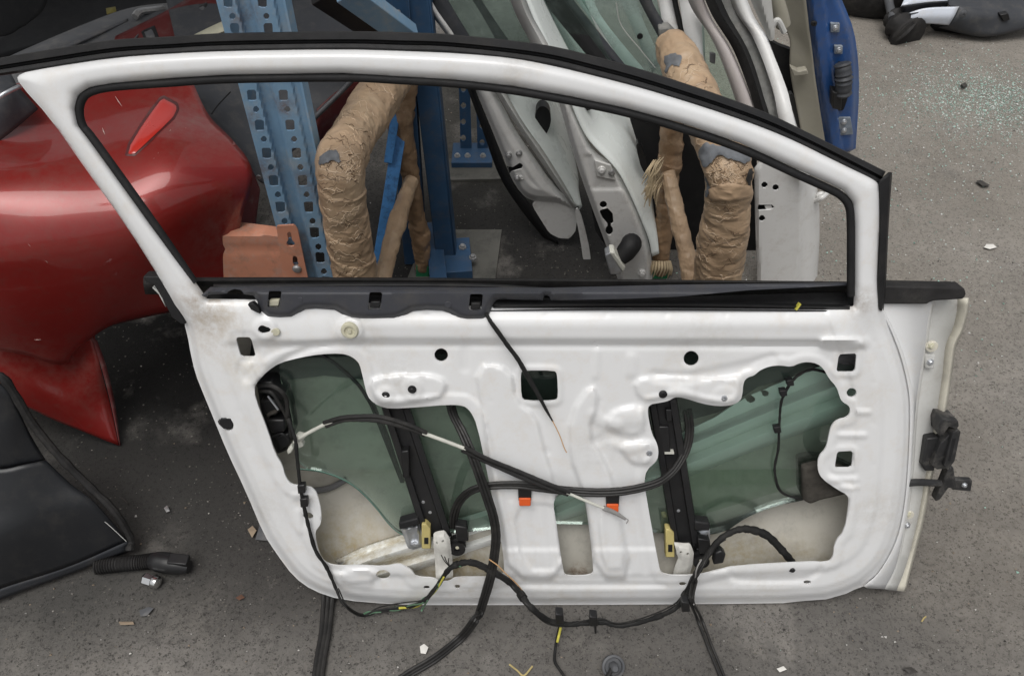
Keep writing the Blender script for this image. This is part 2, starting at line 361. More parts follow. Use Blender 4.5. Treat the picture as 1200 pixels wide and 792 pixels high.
gv = [(x, y, (.004*mnoise.noise(Vector((x*2.1, y*2.1, 0)))-.002) if .3 < y < 5 and -2.8 < x < 3.8 else -.002) for y in ysg for x in xs]
gv = [(x, y, min(0, z-.001)) for x, y, z in gv]
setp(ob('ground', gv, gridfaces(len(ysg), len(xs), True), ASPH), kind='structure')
# ------------------------------------------------------------------ white car door
door = thing('car_door_assembly', 'white stripped car door in front with bare inner panel and dangling cables', 'car door', doorloc)
outer = [(19, 87), (60, 79), (133, 68), (200, 63), (267, 60), (400, 58), (470, 60), (540, 63), (600, 68), (650, 78), (700, 90), (750, 103), (800, 118), (850, 134), (900, 152), (935, 167), (967, 183), (1000, 199), (1020, 208), (1029, 214), (1031, 224), (1031, 264), (1029, 310), (1028, 335), (1033, 360), (1045, 388), (1055, 415), (1063, 444), (1067, 475), (1066, 528), (1061, 590), (1052, 632), (1035, 667), (1003, 692), (957, 705), (800, 707), (510, 708), (460, 707), (400, 702), (367, 691), (345, 675), (325, 648), (310, 625), (290, 577), (267, 528), (252, 491), (240, 462), (230, 437), (224, 410), (222, 397), (218, 381), (193, 335), (148, 264), (100, 198), (60, 140), (22, 98)]
win = [(88, 128), (92, 112), (105, 103), (133, 98), (200, 92), (267, 88), (400, 86), (467, 90), (533, 94), (600, 101), (667, 113), (733, 127), (800, 145), (867, 168), (933, 198), (967, 213), (989, 224), (1000, 238), (1002, 264), (1002, 330), (1001, 360), (800, 361), (580, 360), (300, 352), (242, 351), (228, 331), (177, 264), (107, 167), (92, 147)]
left_ap = [(298, 454), (302, 447), (313, 435), (328, 425), (351, 419), (375, 415), (399, 414), (411, 417), (420, 424), (423, 432), (429, 459), (433, 468), (444, 476), (458, 479), (490, 477), (526, 474), (543, 475), (551, 481), (559, 497), (571, 554), (587, 630), (591, 661), (590, 674), (575, 676), (532, 676), (528, 681), (514, 682), (510, 677), (487, 676), (483, 668), (475, 664), (468, 660), (450, 664), (421, 662), (397, 663), (385, 661), (377, 655), (371, 639), (369, 622), (375, 616), (377, 606), (375, 590), (369, 572), (353, 569), (341, 568), (334, 558), (331, 545), (322, 531), (314, 505), (299, 467)]
right_ap = [(759, 480), (761, 474), (772, 472), (783, 470), (791, 465), (801, 466), (823, 473), (841, 476), (857, 475), (866, 471), (870, 464), (871, 448), (876, 442), (884, 440), (890, 434), (902, 429), (915, 428), (927, 430), (938, 425), (947, 424), (958, 426), (966, 433), (971, 443), (981, 454), (984, 465), (987, 471), (995, 475), (997, 481), (994, 489), (981, 492), (974, 499), (971, 512), (968, 526), (959, 535), (958, 549), (962, 560), (982, 574), (994, 580), (995, 590), (990, 622), (978, 635), (976, 656), (966, 659), (950, 658), (861, 663), (837, 669), (817, 674), (776, 674), (772, 663), (756, 574), (755, 562), (758, 550), (770, 540), (772, 530), (770, 519), (764, 509), (760, 490)]
mid_slot = [(652, 582), (655, 577), (678, 577), (682, 581), (687, 592), (696, 668), (693, 674), (664, 675), (660, 670), (652, 612), (648, 590)]
holes = [win, chaikin(left_ap, 1), chaikin(right_ap, 1), chaikin(mid_slot, 1),
    chaikin([(276, 395), (294, 395), (300, 418), (282, 418)], 2, k=.1), chaikin([(610, 437), (613, 434), (650, 434), (653, 438), (654, 466), (651, 470), (615, 470), (611, 466)], 1),
    chaikin([(983, 415), (1004, 414), (1002, 436), (980, 436)], 2, k=.1), chaikin([(981, 529), (1000, 528), (998, 548), (978, 548)], 2, k=.1),
    circ(517, 416, 8), circ(810, 420, 9), circ(777, 462, 4.6), circ(998, 460, 6, 5.5), circ(449, 673, 8.5, 5.5), circ(361, 604, 6.5, 4, a=.2),
    np.array([(302, 386), (304, 382), (308, 381), (312, 383), (317, 384), (318, 388), (313, 390), (307, 391), (303, 389)]), np.array([(254, 491), (270, 490), (274, 497), (273, 503), (266, 505), (258, 500)]),
    circ(500, 688, 4.5, 2.2), circ(536, 687, 4.5, 2.2), circ(800, 684, 5, 2.5), circ(946, 682, 5, 2.5), circ(849, 467, 2.4), circ(761, 531, 2.4),
    rect(608, 571, 622, 582), rect(711, 578, 725, 589)]
crease = [(1000, 404), (985, 404), (430, 401), (395, 402), (365, 407), (338, 419), (316, 434), (301, 452)]
feats = [  # soft ridges: path, half width px, height m
    
    
    
    
    ([(722, 522), (738, 527), (756, 521)], 6, .004), ([(697, 486), (706, 494), (724, 498)], 8, .0045), ([(737, 490), (746, 491)], 11, .0045),
    ([(730, 508), (715, 510), (697, 518)], 7, -.003), ([(768, 441), (800, 444), (840, 437), (880, 428), (905, 421)], 8, -.006),
    ([(808, 432), (808, 462)], 10, .006), 
    ([(1006, 483), (1018, 483)], 4, .005), ([(984, 510), (1013, 510)], 4, .005), ([(974, 562), (1002, 562)], 5, .005), ([(988, 571), (1004, 571)], 4, .005),
    ([(600, 590), (612, 672)], 4, .003), ([(640, 585), (650, 670)], 4, -.003), ([(703, 598), (712, 672)], 4, .003), ([(742, 590), (756, 670)], 4, -.003), ([(722, 600), (736, 668)], 5, -.003), ([(625, 600), (634, 670)], 5, -.003),
    ([(345, 582), (362, 582)], 5, .005), ([(350, 600), (352, 622)], 5, .004), ([(390, 676), (430, 682)], 8, .006), ([(820, 676), (850, 671)], 7, .006), ([(856, 672), (868, 679), (940, 678), (962, 666)], 4, -.005),
    ([(966, 402), (1012, 402)], 8, .006), ([(740, 420), (740, 436)], 8, .004), ([(700, 412), (698, 440)], 5, .003), ([(545, 412), (545, 430)], 8, -.003),
    ([(300, 412), (282, 430), (292, 444), (306, 430)], 6, -.004), ([(560, 540), (562, 548)], 4, -.003), ([(640, 528), (641, 530)], 4, -.003)]
plats = [  # broad stampings: outline, edge half width px, height m
    ([(556, 426), (600, 432), (604, 470), (628, 486), (636, 520), (650, 566), (652, 610), (662, 678), (598, 678), (588, 610), (574, 545), (566, 490)], 3.5, .0045),
    ([(668, 486), (694, 448), (702, 470), (688, 508), (712, 545), (722, 580), (742, 678), (700, 678), (690, 600), (680, 566), (668, 536)], 3.5, .0045),
    ([(432, 446), (452, 440), (500, 438), (524, 446), (520, 464), (498, 470), (452, 476), (440, 470)], 4, .0045),
    ([(742, 446), (770, 440), (850, 444), (868, 440), (866, 470), (846, 474), (790, 462), (760, 470), (748, 466)], 4, .0035),
    ([(720, 480), (752, 474), (756, 500), (748, 512), (722, 508), (708, 496)], 5, .004), ([(724, 520), (756, 516), (766, 522), (764, 538), (752, 546), (736, 540)], 4, .0035),
    ([(600, 590), (648, 590), (654, 600), (661, 668), (612, 668)], 2.5, -.002), ([(700, 596), (722, 596), (736, 666), (706, 668)], 2.5, .002),
    ([(396, 668), (440, 666), (446, 680), (400, 684)], 3, .003), ([(598, 682), (780, 682), (780, 688), (598, 688)], 2, -.0015), ([(960, 396), (1012, 396), (1014, 408), (964, 410)], 3, .004)]
def pw(x, y): return float(panel_w(A(x), A(y), A(99), A(99))[0])
welds = [(x, 694+(k%3)) for k, x in enumerate(range(400, 960, 62))]+[(1024+(y>600)*-8, y) for y in range(400, 660, 48)]+[(268+(y-440)*.29, y) for y in range(440, 640, 42)]+[(x, 369) for x in range(430, 960, 70)]+[(562, 520), (590, 560), (604, 640), (642, 545), (735, 640), (700, 545), (660, 495), (575, 470), (705, 470)]
def panel_w(x, y, do, dh):
    shp = np.shape(x); X = np.ravel(x).astype(float); Y = np.ravel(y); do = np.ravel(do); dh = np.ravel(dh)
    w = np.zeros(X.shape)
    dw = -near(X, Y, win, 60); dw = np.clip(dw, 0, 60)
    fr = sstep(395, 345, Y)                                    # window frame: rounded section
    t = np.clip(do/(do+dw+1e-6), 0, 1); w += fr*(.012*(1-np.abs(2*t-1)**3.2)-.004)
    lo = 1-fr
    w += lo*(-.016*(1-sstep(0, 12, do))**1.6)                   # rolled outer edge
    w += lo*(.0035*sstep(12, 15, do)-.0035)+lo*(.003*sstep(30, 36, do)*(1-sstep(62, 66, do)))
    belt = .011*sstep(407, 397, Y)*lo*sstep(250, 300, X)*sstep(1020, 990, X)
    w += belt
    w += .004*np.exp(-((Y-378)/9)**2)*lo*sstep(400, 440, X)*sstep(990, 960, X)
    d = near(X, Y, crease, 30, False); w -= .005*np.exp(-(d/4.5)**2)*sstep(1004, 960, X)
    for path, hw, h in feats:
        d = near(X, Y, crom(path, 5) if len(path) > 2 else path, hw*3, False); w += h*.6*sstep(hw*1.3, hw*.2, d)
    for poly, sf, h in plats: w += 1.75*h*sstep(-.8*sf, .8*sf, near(X, Y, chaikin(poly, 1), 30))
    for c, r, h in (((311, 386), 13, .005), ((410, 387), 15, .005), ((483, 456), 12, .003), ((452, 463), 9, .003), ((849, 467), 14, .002), ((761, 531), 13, .003)):
        d = np.hypot(X-c[0], Y-c[1]); w += h*sstep(r+4, r-3, d)
    # raised lips round the big openings
    for q, wd, h in ((left_ap, 13, .0032), (right_ap, 10, .0026), (holes[5], 6, .003), (holes[6], 7, .003), (holes[7], 7, .002), (holes[4], 7, -.002)):
        d = -near(X, Y, q, 40); w += h*sstep(wd+2, wd-3, d)*(1-fr)*(np.abs(d) < 39)
    w -= .0008*(1-sstep(0, 3, dh))*lo
    for (cx, cy) in welds: w -= .0009*np.exp(-(np.hypot(X-cx, Y-cy)/2.3)**2)
    # pressing undulation
    w += lo*.0008*np.array([mnoise.noise(Vector((a*.013, b*.013, 3))) for a, b in zip(X, Y)])
    return w.reshape(shp)
sheet('inner_panel', [chaikin(outer, 1)]+holes, DP, WHITE, door, panel_w, step=2.5, thick=.003, sharp=50)
# outer skin and the cavity
skin = [(222, 352), (1000, 352), (1040, 352), (1052, 560), (1034, 640), (990, 688), (420, 690), (350, 655), (300, 560), (262, 480), (228, 395)]
def skin_w(x, y, do, dh):
    w = -.108+0*x; w = w+.012*sstep(540, 552, y)-.01*np.clip((y-560)/100, 0, 1)**2
    d = np.hypot((x-430)/115, (y-640)/90); w = w-.012*sstep(1.02, .96, d)
    d = np.hypot((x-930)/110, (y-650)/75); w = w-.008*sstep(1.02, .96, d); w = w+.065*sstep(560, 685, y); return w
sheet('outer_skin', [chaikin(skin, 2)], DP, PRIMER, door, skin_w, step=6, thick=.002)
eo = np.array([p for p in outer if p[1] > 352 and p[0] < 1060]); ei = eo.copy()
i0 = [i for i, p in enumerate(outer) if p == (957, 705)][0]; i1 = [i for i, p in enumerate(outer) if p == (218, 381)][0]
edge = chaikin([(1020, 683)]+outer[i0:i1+1], 1, False); ef = DP(edge[:, 0], edge[:, 1], -.02)
V = np.vstack([ef-DP.n*d for d in (0, .025, .045, .06)]); ob('side_wall', V, gridfaces(4, len(edge)), WHITE, door, solid=.002)
# shut face on the hinge side: panel edge > bright flange > channel > hem
P0 = [(1026, 340, -.012), (1032, 362, -.012), (1046, 392, -.014), (1058, 426, -.014), (1066, 470, -.014), (1065, 528, -.014), (1060, 590, -.014), (1050, 634, -.012), (1030, 670, -.012), (1012, 686, -.012)]
P1 = [(1026, 342, -.038), (1034, 362, -.038), (1049, 392, -.038), (1061, 426, -.038), (1069, 470, -.036), (1068, 528, -.034), (1063, 590, -.032), (1054, 634, -.03), (1036, 668, -.028), (1016, 688, -.024)]
P2 = [(1093, 345, -.044), (1090, 358, -.044), (1086, 380, -.044), (1083, 404, -.044), (1077, 440, -.042), (1071, 486, -.04), (1066, 560, -.036), (1060, 610, -.033), (1050, 660, -.031), (1036, 689, -.027)]
P3 = [(1096, 346, -.068), (1093, 358, -.068), (1089, 380, -.068), (1086, 404, -.066), (1080, 440, -.062), (1074, 486, -.058), (1069, 560, -.05), (1062, 610, -.046), (1052, 660, -.038), (1040, 690, -.03)]
P4 = [(1122, 349, -.07), (1121, 366, -.07), (1116, 386, -.07), (1108, 404, -.068), (1104, 440, -.064), (1097, 486, -.06), (1084, 560, -.052), (1075, 610, -.048), (1062, 660, -.04), (1050, 691, -.032)]
P5 = [(1132, 349, -.058), (1131, 366, -.058), (1125, 388, -.058), (1117, 405, -.058), (1112, 440, -.055), (1104, 490, -.052), (1089, 560, -.046), (1079, 610, -.043), (1066, 660, -.038), (1058, 692, -.032)]
P6 = [(1134, 349, -.068), (1133, 366, -.068), (1127, 388, -.068), (1119, 406, -.068), (1114, 441, -.064), (1106, 491, -.06), (1091, 561, -.054), (1081, 611, -.05), (1068, 661, -.044), (1060, 692, -.036)]
loft('shut_face', [dpath(DP, p) for p in (P0, P1, P2)], WHITE, door, n=50)
sf = loft('hinge_channel', [dpath(DP, p) for p in (P2, P3, P4)], SHUT, door, n=50)
loft('skin_hem', [dpath(DP, p) for p in (P4, P5, P6)], HEM, door, n=50)
for bx, by, r in ((1092, 406, 7), (1065, 603, 6)):
    b = stud('hinge_bolt', bx, by, r, DP, -.046, DISC, HEM, door); stud('bolt_head', bx-1, by-1, r*.6, DP, -.044, BOLT, CREAM, b, hexa=True)
prism('hinge_stud', [(1084, 414), (1085, 432), (1095, 433), (1097, 416)], DP, -.07, -.05, SHUT, door, .003)
stud('hinge_nut', 1090, 424, 4.5, DP, -.05, BOLT, ZINC, door, hexa=True)
stud('hinge_nut', 1063, 615, 4, DP, -.036, BOLT, ZINC, door, hexa=True)
# glass-run seal round the opening
gr = [(228, 331), (182, 264), (112, 167), (97, 148), (93, 130), (97, 115), (108, 107), (133, 102), (200, 97), (267, 93), (400, 91), (467, 94), (533, 98), (600, 106), (667, 118), (733, 132), (800, 151), (867, 174), (933, 204), (966, 219), (985, 229), (995, 242), (997, 266), (997, 310), (997, 346)]
gp = dpath(DP, gr, -.006)
gn = crom(gp, 6); 
def run_jit(ring, c, t, th): return c+(ring-c)*1.0
tube('glass_run_seal', gp, .006, RUBBER, door, seg=10, n=6)
# outer weatherstrip over the roof edge
so_ = [(-14, 72), (0, 68), (60, 58), (133, 47), (200, 43), (267, 39), (400, 37), (470, 38), (533, 41), (633, 52), (700, 67), (750, 81), (800, 97), (850, 114), (900, 133), (950, 157), (1000, 182), (1038, 201)]
si_ = [(-10, 90), (8, 88), (60, 80), (133, 69), (200, 64), (267, 61), (400, 59), (470, 61), (533, 63), (633, 75), (700, 91), (750, 104), (800, 119), (850, 135), (900, 153), (950, 175), (1000, 200), (1030, 216)]
prof = [(0, -.03), (.04, -.012), (.3, -.005), (.42, -.001), (.5, -.012), (.6, -.012), (.66, -.004), (.85, -.002), (.98, -.006), (1, -.018)]
rows = []
for t, w_ in prof: rows.append(dpath(DP, [(a[0]*(1-t)+b[0]*t, a[1]*(1-t)+b[1]*t, w_) for a, b in zip(so_, si_)]))
loft('roof_weatherstrip', rows, RUBBER, door, n=140, solid=.003, sharp=25)
loft('rear_weatherstrip', [dpath(DP, p) for p in ([(1029, 212, -.012), (1030, 264, -.012), (1027, 335, -.012), (1029, 360, -.012)], [(1032, 210, .0), (1033, 264, .0), (1030, 332, .0), (1030, 362, .0)], [(1041, 202, -.004), (1037, 264, -.004), (1034, 331, -.004), (1031, 364, -.004)], [(1043, 202, -.025), (1039, 264, -.025), (1036, 331, -.025), (1033, 364, -.025)])], RUBBER, door, n=40, solid=.003)
prism('pillar_seal', [(167, 324), (170, 330), (180, 334), (190, 350), (201, 372), (212, 380), (218, 380), (204, 352), (192, 328), (188, 324)], DP, -.03, -.006, RUBBER, door, .002)
prism('pillar_seal', [(178, 337), (186, 345), (194, 360), (190, 349), (184, 339)], DP, -.032, -.02, SHUT, door, .0005)
# belt line: outer seal, channel, grey trim
loft('belt_seal', [dpath(DP, p) for p in ([(168, 325, -.05), (400, 325, -.05), (700, 327, -.05), (1002, 330, -.05)], [(168, 330, -.035), (400, 328, -.035), (700, 329.5, -.035), (1002, 332, -.035)], [(168, 334, -.04), (400, 335, -.04), (700, 336, -.04), (1002, 336, -.04)], [(170, 345, -.075), (400, 347, -.075), (700, 350, -.075), (1002, 350, -.075)])], RUBBER2, door, n=60, solid=.003)
loft('belt_wiper', [dpath(DP, p) for p in ([(250, 333, -.02), (430, 331, -.02), (560, 332, -.02), (640, 337, -.02)], [(250, 336, -.012), (430, 334.5, -.012), (560, 335, -.012), (640, 338.5, -.012)])], RUBBER, door, n=40, solid=.002)
loft('belt_channel', [dpath(DP, p) for p in ([(236, 344, -.03), (430, 346, -.03), (700, 349, -.04), (1002, 342, -.045)], [(236, 353, -.022), (430, 362, -.02), (700, 360, -.02), (1002, 361, -.02)], [(236, 357, -.006), (430, 365, -.004), (700, 362, .006), (1002, 364, .004)])], RUBBER, door, n=60, solid=.002)
loft('inner_belt_strip', [dpath(DP, p) for p in ([(578, 353, -.004), (800, 354, -.004), (996, 357, -.004)], [(578, 357, .006), (800, 357, .006), (996, 360, .006)], [(578, 361, .004), (800, 361, .004), (996, 363, .004)])], BLACKP, door, n=40, solid=.003)
prism('yellow_mark', [(934, 364), (939, 357), (937, 356), (932, 363)], DP, .002, .0085, YELW, door, 0)
trim = [(236, 346), (246, 337), (300, 335.5), (420, 335.5), (560, 337), (640, 338), (785, 334.5), (900, 333), (995, 332), (995, 334), (940, 337), (879, 340), (796, 347.5), (740, 350), (645, 352), (644, 346.5), (637, 346.5), (636, 352), (590, 350.5), (582, 351), (577, 358), (572, 371), (566, 375.5), (548, 376), (538, 374), (527, 367), (518, 364), (500, 363), (484, 364.5), (474, 370), (462, 374.5), (436, 375.5), (411, 374.5), (404, 370), (392, 363), (370, 361.5), (358, 362.5), (350, 367), (342, 373), (328, 374), (313, 373), (306, 366), (301, 352), (297, 346), (286, 345), (283, 340), (275, 338.5), (268, 341), (266, 344), (244, 345.5), (242, 349)]
tholes = [np.array(q) for q in ([(315, 341), (330, 341), (327, 361), (313, 360)], [(433, 342.5), (448, 342.5), (446, 363), (431, 363)], [(551, 344.5), (566, 344.5), (564, 364), (549, 364)])]
def trim_w(x, y, do, dh): return .017-.012*(1-sstep(0, 9, do))**2*sstep(700, 640, x)-.02*sstep(344, 334, y)-.012*sstep(640, 990, x)
tr = sheet('belt_trim', [trim]+tholes, DP, TRIM, door, trim_w, step=2, thick=.0025, sharp=60)
for q in tholes:
    c = q.mean(0); prism('trim_clip', [(c[0]-5.5, c[1]+1), (c[0]-6, c[1]+8), (c[0]+5, c[1]+8), (c[0]+6, c[1]+1)], DP, .004, .012, CREAM if c[0] < 400 else BLACKM, tr, .001)
stud('trim_screw', 525, 357, 4, DP, .017, DISC, TRIM, tr); stud('trim_screw', 352, 351, 3, DP, .017, DISC, TRIM, tr)
prism('broken_tab', [(290, 357), (294, 363), (300, 366), (305, 368), (303, 361), (296, 355)], DP, .004, .014, BLACKP, tr, .001)
# mirror corner seal on the skin
prism('corner_seal', [(1031, 335), (1031, 357), (1086, 357), (1090, 354.5), (1095, 353), (1129, 351), (1133, 345), (1131, 339), (1128, 337)], DP, -.055, -.028, RUBBER2, door, .003)
# latch end plug
prism('edge_plug', [(258, 491), (256, 497), (262, 503), (272, 503), (273, 495), (268, 489)], DP, -.02, -.002, BLACKP, door, .002)
# clips, plugs, screws
stud('trim_plug', 410, 387, 10.5, DP, pw(410, 387), [(.01, -.4), (1, -.4), (1, .1), (.86, .3), (.6, .3), (.5, .1), (.25, .1), (.22, .35), (.01, .35)], CREAM, door, 24)
stud('keyhole_pad', 323, 389, 5, DP, pw(322, 389)-.001, DISC, CREAM, door)
stud('panel_bolt', 483, 456, 5.2, DP, pw(483, 456), BOLT, BLACKM, door); stud('panel_bolt', 452, 463, 4.8, DP, pw(452, 463), PLUG, BLACKM, door)
stud('panel_plug', 777, 462, 5, DP, pw(777, 462)-.001, PLUG, BLACKP, door); stud('panel_plug', 928, 666, 4.6, DP, pw(928, 666), BOLT, BLACKP, door)
for x, y in ((849, 467), (761, 531)): stud('rivet_nut', x, y, 3, DP, pw(x, y), [(1, -.5), (1.2, -.5), (1.2, .1), (.9, .2), (.55, .2), (.5, -.5)], ZINC, door)
for x, y in ((615, 578), (718, 585)):
    c = prism('wire_clip', [(x-8, y-6), (x-7.5, y+9), (x+7.5, y+9), (x+8, y-6)], DP, pw(x, y)-.008, pw(x, y)+.007, BLACKP, door, .0015)
    prism('orange_lock', [(x-7, y+6), (x-6.5, y+15), (x+7, y+15), (x+7, y+6)], DP, pw(x, y)-.004, pw(x, y)+.0095, ORANGE, c, .0015)
# deep speaker / motor glimpsed through the square hole
stud('motor_housing', 990, 432, 18, DP, -.04, [(1, -1), (1, 0), (.8, .1), (.75, 0), (.5, 0), (.45, .12), (.01, .12)], DARKGREY, door, 28)
# glass dropped in the door
gl = [(344, 500), (338, 470), (326, 440), (330, 415), (1005, 415), (1012, 470), (1010, 572), (975, 577), (942, 586), (910, 592), (873, 606), (849, 625), (800, 628), (660, 610), (560, 622), (490, 628), (472, 626), (458, 616), (438, 590), (413, 566), (381, 552), (347, 548)]
gls = sheet('window_glass', [chaikin(gl, 1)], DP, GLASS, door, flat(-.036), step=8, thick=.004)
loft('glass_edge', [dpath(DP, [(x, y) for x, y in chaikin(gl[15:], 1, False)], -.0355), dpath(DP, [(x, y+1.3) for x, y in chaikin(gl[15:], 1, False)], -.0375)], M('green glass edge', (.1, .2, .16), .3), door, n=60, solid=.001)
ov = [(800, 551), (958, 549), (960, 560), (915, 575), (812, 606)]
sheet('window_film', [np.array(ov)], DP, glassM('second glass tint', (.72, .82, .72), dirt_sheen=.03), door, flat(-.040), step=8, thick=.0)
# crash beam: corrugated bar behind the glass
up_ = [(392, 655), (440, 634), (587, 590), (690, 548), (796, 506), (880, 470), (975, 432), (1010, 418)]; lw_ = [(425, 694), (452, 686), (587, 642), (690, 600), (816, 555), (900, 522), (980, 493), (1010, 482)]
rows = []
for t, w_ in ((0, -.095), (.04, -.078), (.15, -.08), (.26, -.056), (.35, -.046), (.42, -.048), (.5, -.076), (.56, -.082), (.64, -.058), (.73, -.046), (.81, -.048), (.9, -.074), (1, -.08)):
    rows.append(dpath(DP, [(a[0]*(1-t)+b[0]*t, a[1]*(1-t)+b[1]*t, w_+.025*float(sstep(560, 400, a[0]))) for a, b in zip(up_, lw_)]))
loft('crash_beam', rows, BEAM, door, n=50, solid=.002, sharp=80)
sheet('beam_plate', [np.array([(780, 516), (838, 489), (860, 474), (880, 463), (927, 443), (990, 418), (1000, 440), (900, 475), (800, 520)]), circ(880, 468, 5.5, 4), circ(897, 461, 4.5, 3.6)], DP, BEAM, door, flat(-.078), step=3, thick=.002)
# dark strip added to paint the shade in the upper cavity
sheet('cavity_shade_strip', [np.array([(300, 358), (1000, 358), (1010, 440), (985, 436), (940, 440), (890, 452), (845, 482), (760, 505), (700, 480), (600, 482), (500, 470), (440, 446), (380, 440), (330, 446), (290, 440)])], DP, DARKGRN, door, lambda x, y, do, dh: -.092+.006*np.sin(y*.1), step=6, thick=.002)
# regulator rails
def rail(q, name='regulator_rail', w=-.022):
    q = np.array(q, float); L, Rr = q[:2], q[2:]
    rows = []
    for t, w_ in ((0, w-.012), (.02, w), (.18, w+.001), (.22, w-.008), (.76, w-.008), (.8, w+.001), (.98, w), (1, w-.012)):
        rows.append(dpath(DP, [tuple(L[0]*(1-t)+Rr[0]*t)+(w_,), tuple((L[0]+L[1])/2*(1-t)+(Rr[0]+Rr[1])/2*t)+(w_,), tuple(L[1]*(1-t)+Rr[1]*t)+(w_,)]))
    return loft(name, rows, BLACKM, door, n=20, solid=.002, sharp=30)
r1 = rail([(446, 470), (497, 628), (477, 470), (529, 628)]); r2 = rail([(761, 466), (790, 642), (791, 462), (819, 642)])
prism('guide_bar', [(431, 470), (437, 470), (474, 566), (469, 566)], DP, -.05, -.042, BLACKM, door, .001)
prism('slider_block', [(470, 529), (472, 560), (480, 560), (479, 528)], DP, -.035, -.012, BLACKP, r1, .002)
prism('cable_guide', [(772, 500), (774, 530), (786, 530), (784, 500)], DP, -.036, -.02, BLACKP, r2, .002)
prism('cable_guide', [(780, 480), (781, 494), (788, 494), (788, 480)], DP, -.036, -.02, BLACKP, r2, .002)
for rr, pts in ((r1, [(478, 530), (496, 588), (504, 600)]), (r2, [(781, 556), (786, 600), (795, 598)])):
    for x, y in pts: stud('rivet', x, y, 2.2, DP, -.029, DISC, ZINC, rr, 10)
prism('white_tick', [(779, 530), (790, 530), (790, 532), (779, 532)], DP, -.03, -.0185, WHITEP, r2, 0)
def bracket(pts, holes_, w): return sheet('rail_bracket', [np.array(pts)]+[circ(*h) for h in holes_], DP, WHITEM, door, lambda x, y, do, dh: w+.006*sstep(0, 5, do)+.004*np.sin((y-pts[0][1])*.13), step=2, thick=.003)
bracket([(508, 625), (514, 623), (521, 622), (527, 631), (530, 655), (531, 676), (511, 680), (510, 660), (508, 641)], [(517, 627, 2), (519, 634, 1.8), (512, 636, 1.8)], -.012)
bracket([(790, 636), (800, 637), (809, 637), (813, 647), (812, 660), (808, 674), (788, 676), (791, 664), (795, 654)], [(805, 641, 2), (806, 649, 1.8), (798, 647, 1.8)], -.012)
def ynyl(x, y, h): 
    c = prism('nylon_guide', [(x, y), (x, y+h), (x+11, y+h), (x+10, y+5), (x+5, y)], DP, -.032, -.014, YELLOWP, door, .002)
    prism('guide_slot', [(x+3, y+h*.55), (x+3, y+h*.8), (x+8, y+h*.8), (x+8, y+h*.55)], DP, -.02, -.0132, BLACKP, c, 0)
ynyl(494, 614, 29); ynyl(780, 620, 33)
def clamp(a, b):
    c = sheet('glass_clamp', [np.array(a)], DP, ZINC, door, lambda x, y, do, dh: -.03+.008*sstep(1, 4, do)-.005*sstep(5, 9, do), step=2, thick=.004)
    prism('clamp_rubber', b, DP, -.038, -.016, RUBBER, c, .003); m_ = np.mean(a, 0); stud('clamp_bolt', m_[0]+2, m_[1]+5, 4.5, DP, -.026, BOLT, ZINC, c, hexa=True)
clamp([(469, 617), (478, 642), (484, 644), (497, 640), (492, 612)], [(467, 613), (468, 621), (492, 615), (490, 607)])
clamp([(816, 622), (817, 648), (827, 650), (832, 645), (832, 621)], [(814, 611), (814, 622), (832, 622), (832, 613)])
for x, y in ((536, 640), (821, 655)):
    p_ = stud('cable_pulley', x, y, 10, DP, -.02, [(.3, -1), (1, -1), (1, -.2), (.75, -.1), (.75, .2), (.95, .3), (.95, .55), (.35, .6), (.3, .3), (.01, .3)], BLACKP, door, 24)
    prism('pulley_box', [(x-3, y-24), (x-1, y-6), (x+13, y-6), (x+11, y-22)], DP, -.03, -.008, BLACKP, p_, .002); stud('pulley_pin', x, y, 3.4, DP, -.014, BOLT, CREAM, p_)
# foam block
fb = prism('foam_block', [(941, 549), (942, 588), (950, 592), (962, 587), (992, 580), (1010, 560), (985, 548), (957, 545)], DP, -.07, -.022, FOAM, door, .006)
# latch mechanism in the left opening
lt = prism('door_latch', [(300, 452), (304, 480), (314, 510), (324, 534), (338, 528), (344, 508), (340, 480), (334, 462), (318, 447)], DP, -.09, -.05, BLACKP, door, .006)
for poly, w0, w1, m_ in (([(300, 447), (302, 458), (330, 470), (334, 463), (318, 447)], -.055, -.02, BLACKP), ([(305, 470), (310, 486), (322, 488), (332, 478), (322, 468)], -.05, -.028, BLACKM), ([(312, 492), (318, 508), (334, 506), (333, 492)], -.05, -.024, BLACKP), ([(322, 512), (328, 528), (340, 520), (338, 508)], -.05, -.03, BLACKM), ([(312, 486), (312, 490), (326, 484), (325, 480)], -.03, -.02, FOAM)):
    prism('latch_piece', poly, DP, w0, w1, m_, lt, .003)
tube('latch_wire', dpath(DP, [(303, 452, -.02), (318, 452, -.012), (330, 459, -.01), (336, 470, -.014), (337, 488, -.016)]), .004, CABLE, lt)
tube('latch_wire', dpath(DP, [(304, 458, -.02), (318, 460, -.012), (328, 474, -.012), (338, 494, -.02), (341, 512, -.02)]), .003, CABLE, lt)
tube('latch_rod', dpath(DP, [(314, 464, -.015), (326, 480, -.015)]), .0018, ZINC, lt); tube('latch_rod', dpath(DP, [(320, 512, -.02), (330, 508, -.012), (338, 514, -.015)]), .002, BLACKM, lt)
prism('white_joiner', [(336, 528), (337, 533), (341, 531), (344, 526), (341, 522)], DP, -.03, -.018, WHITEP, lt, .002)
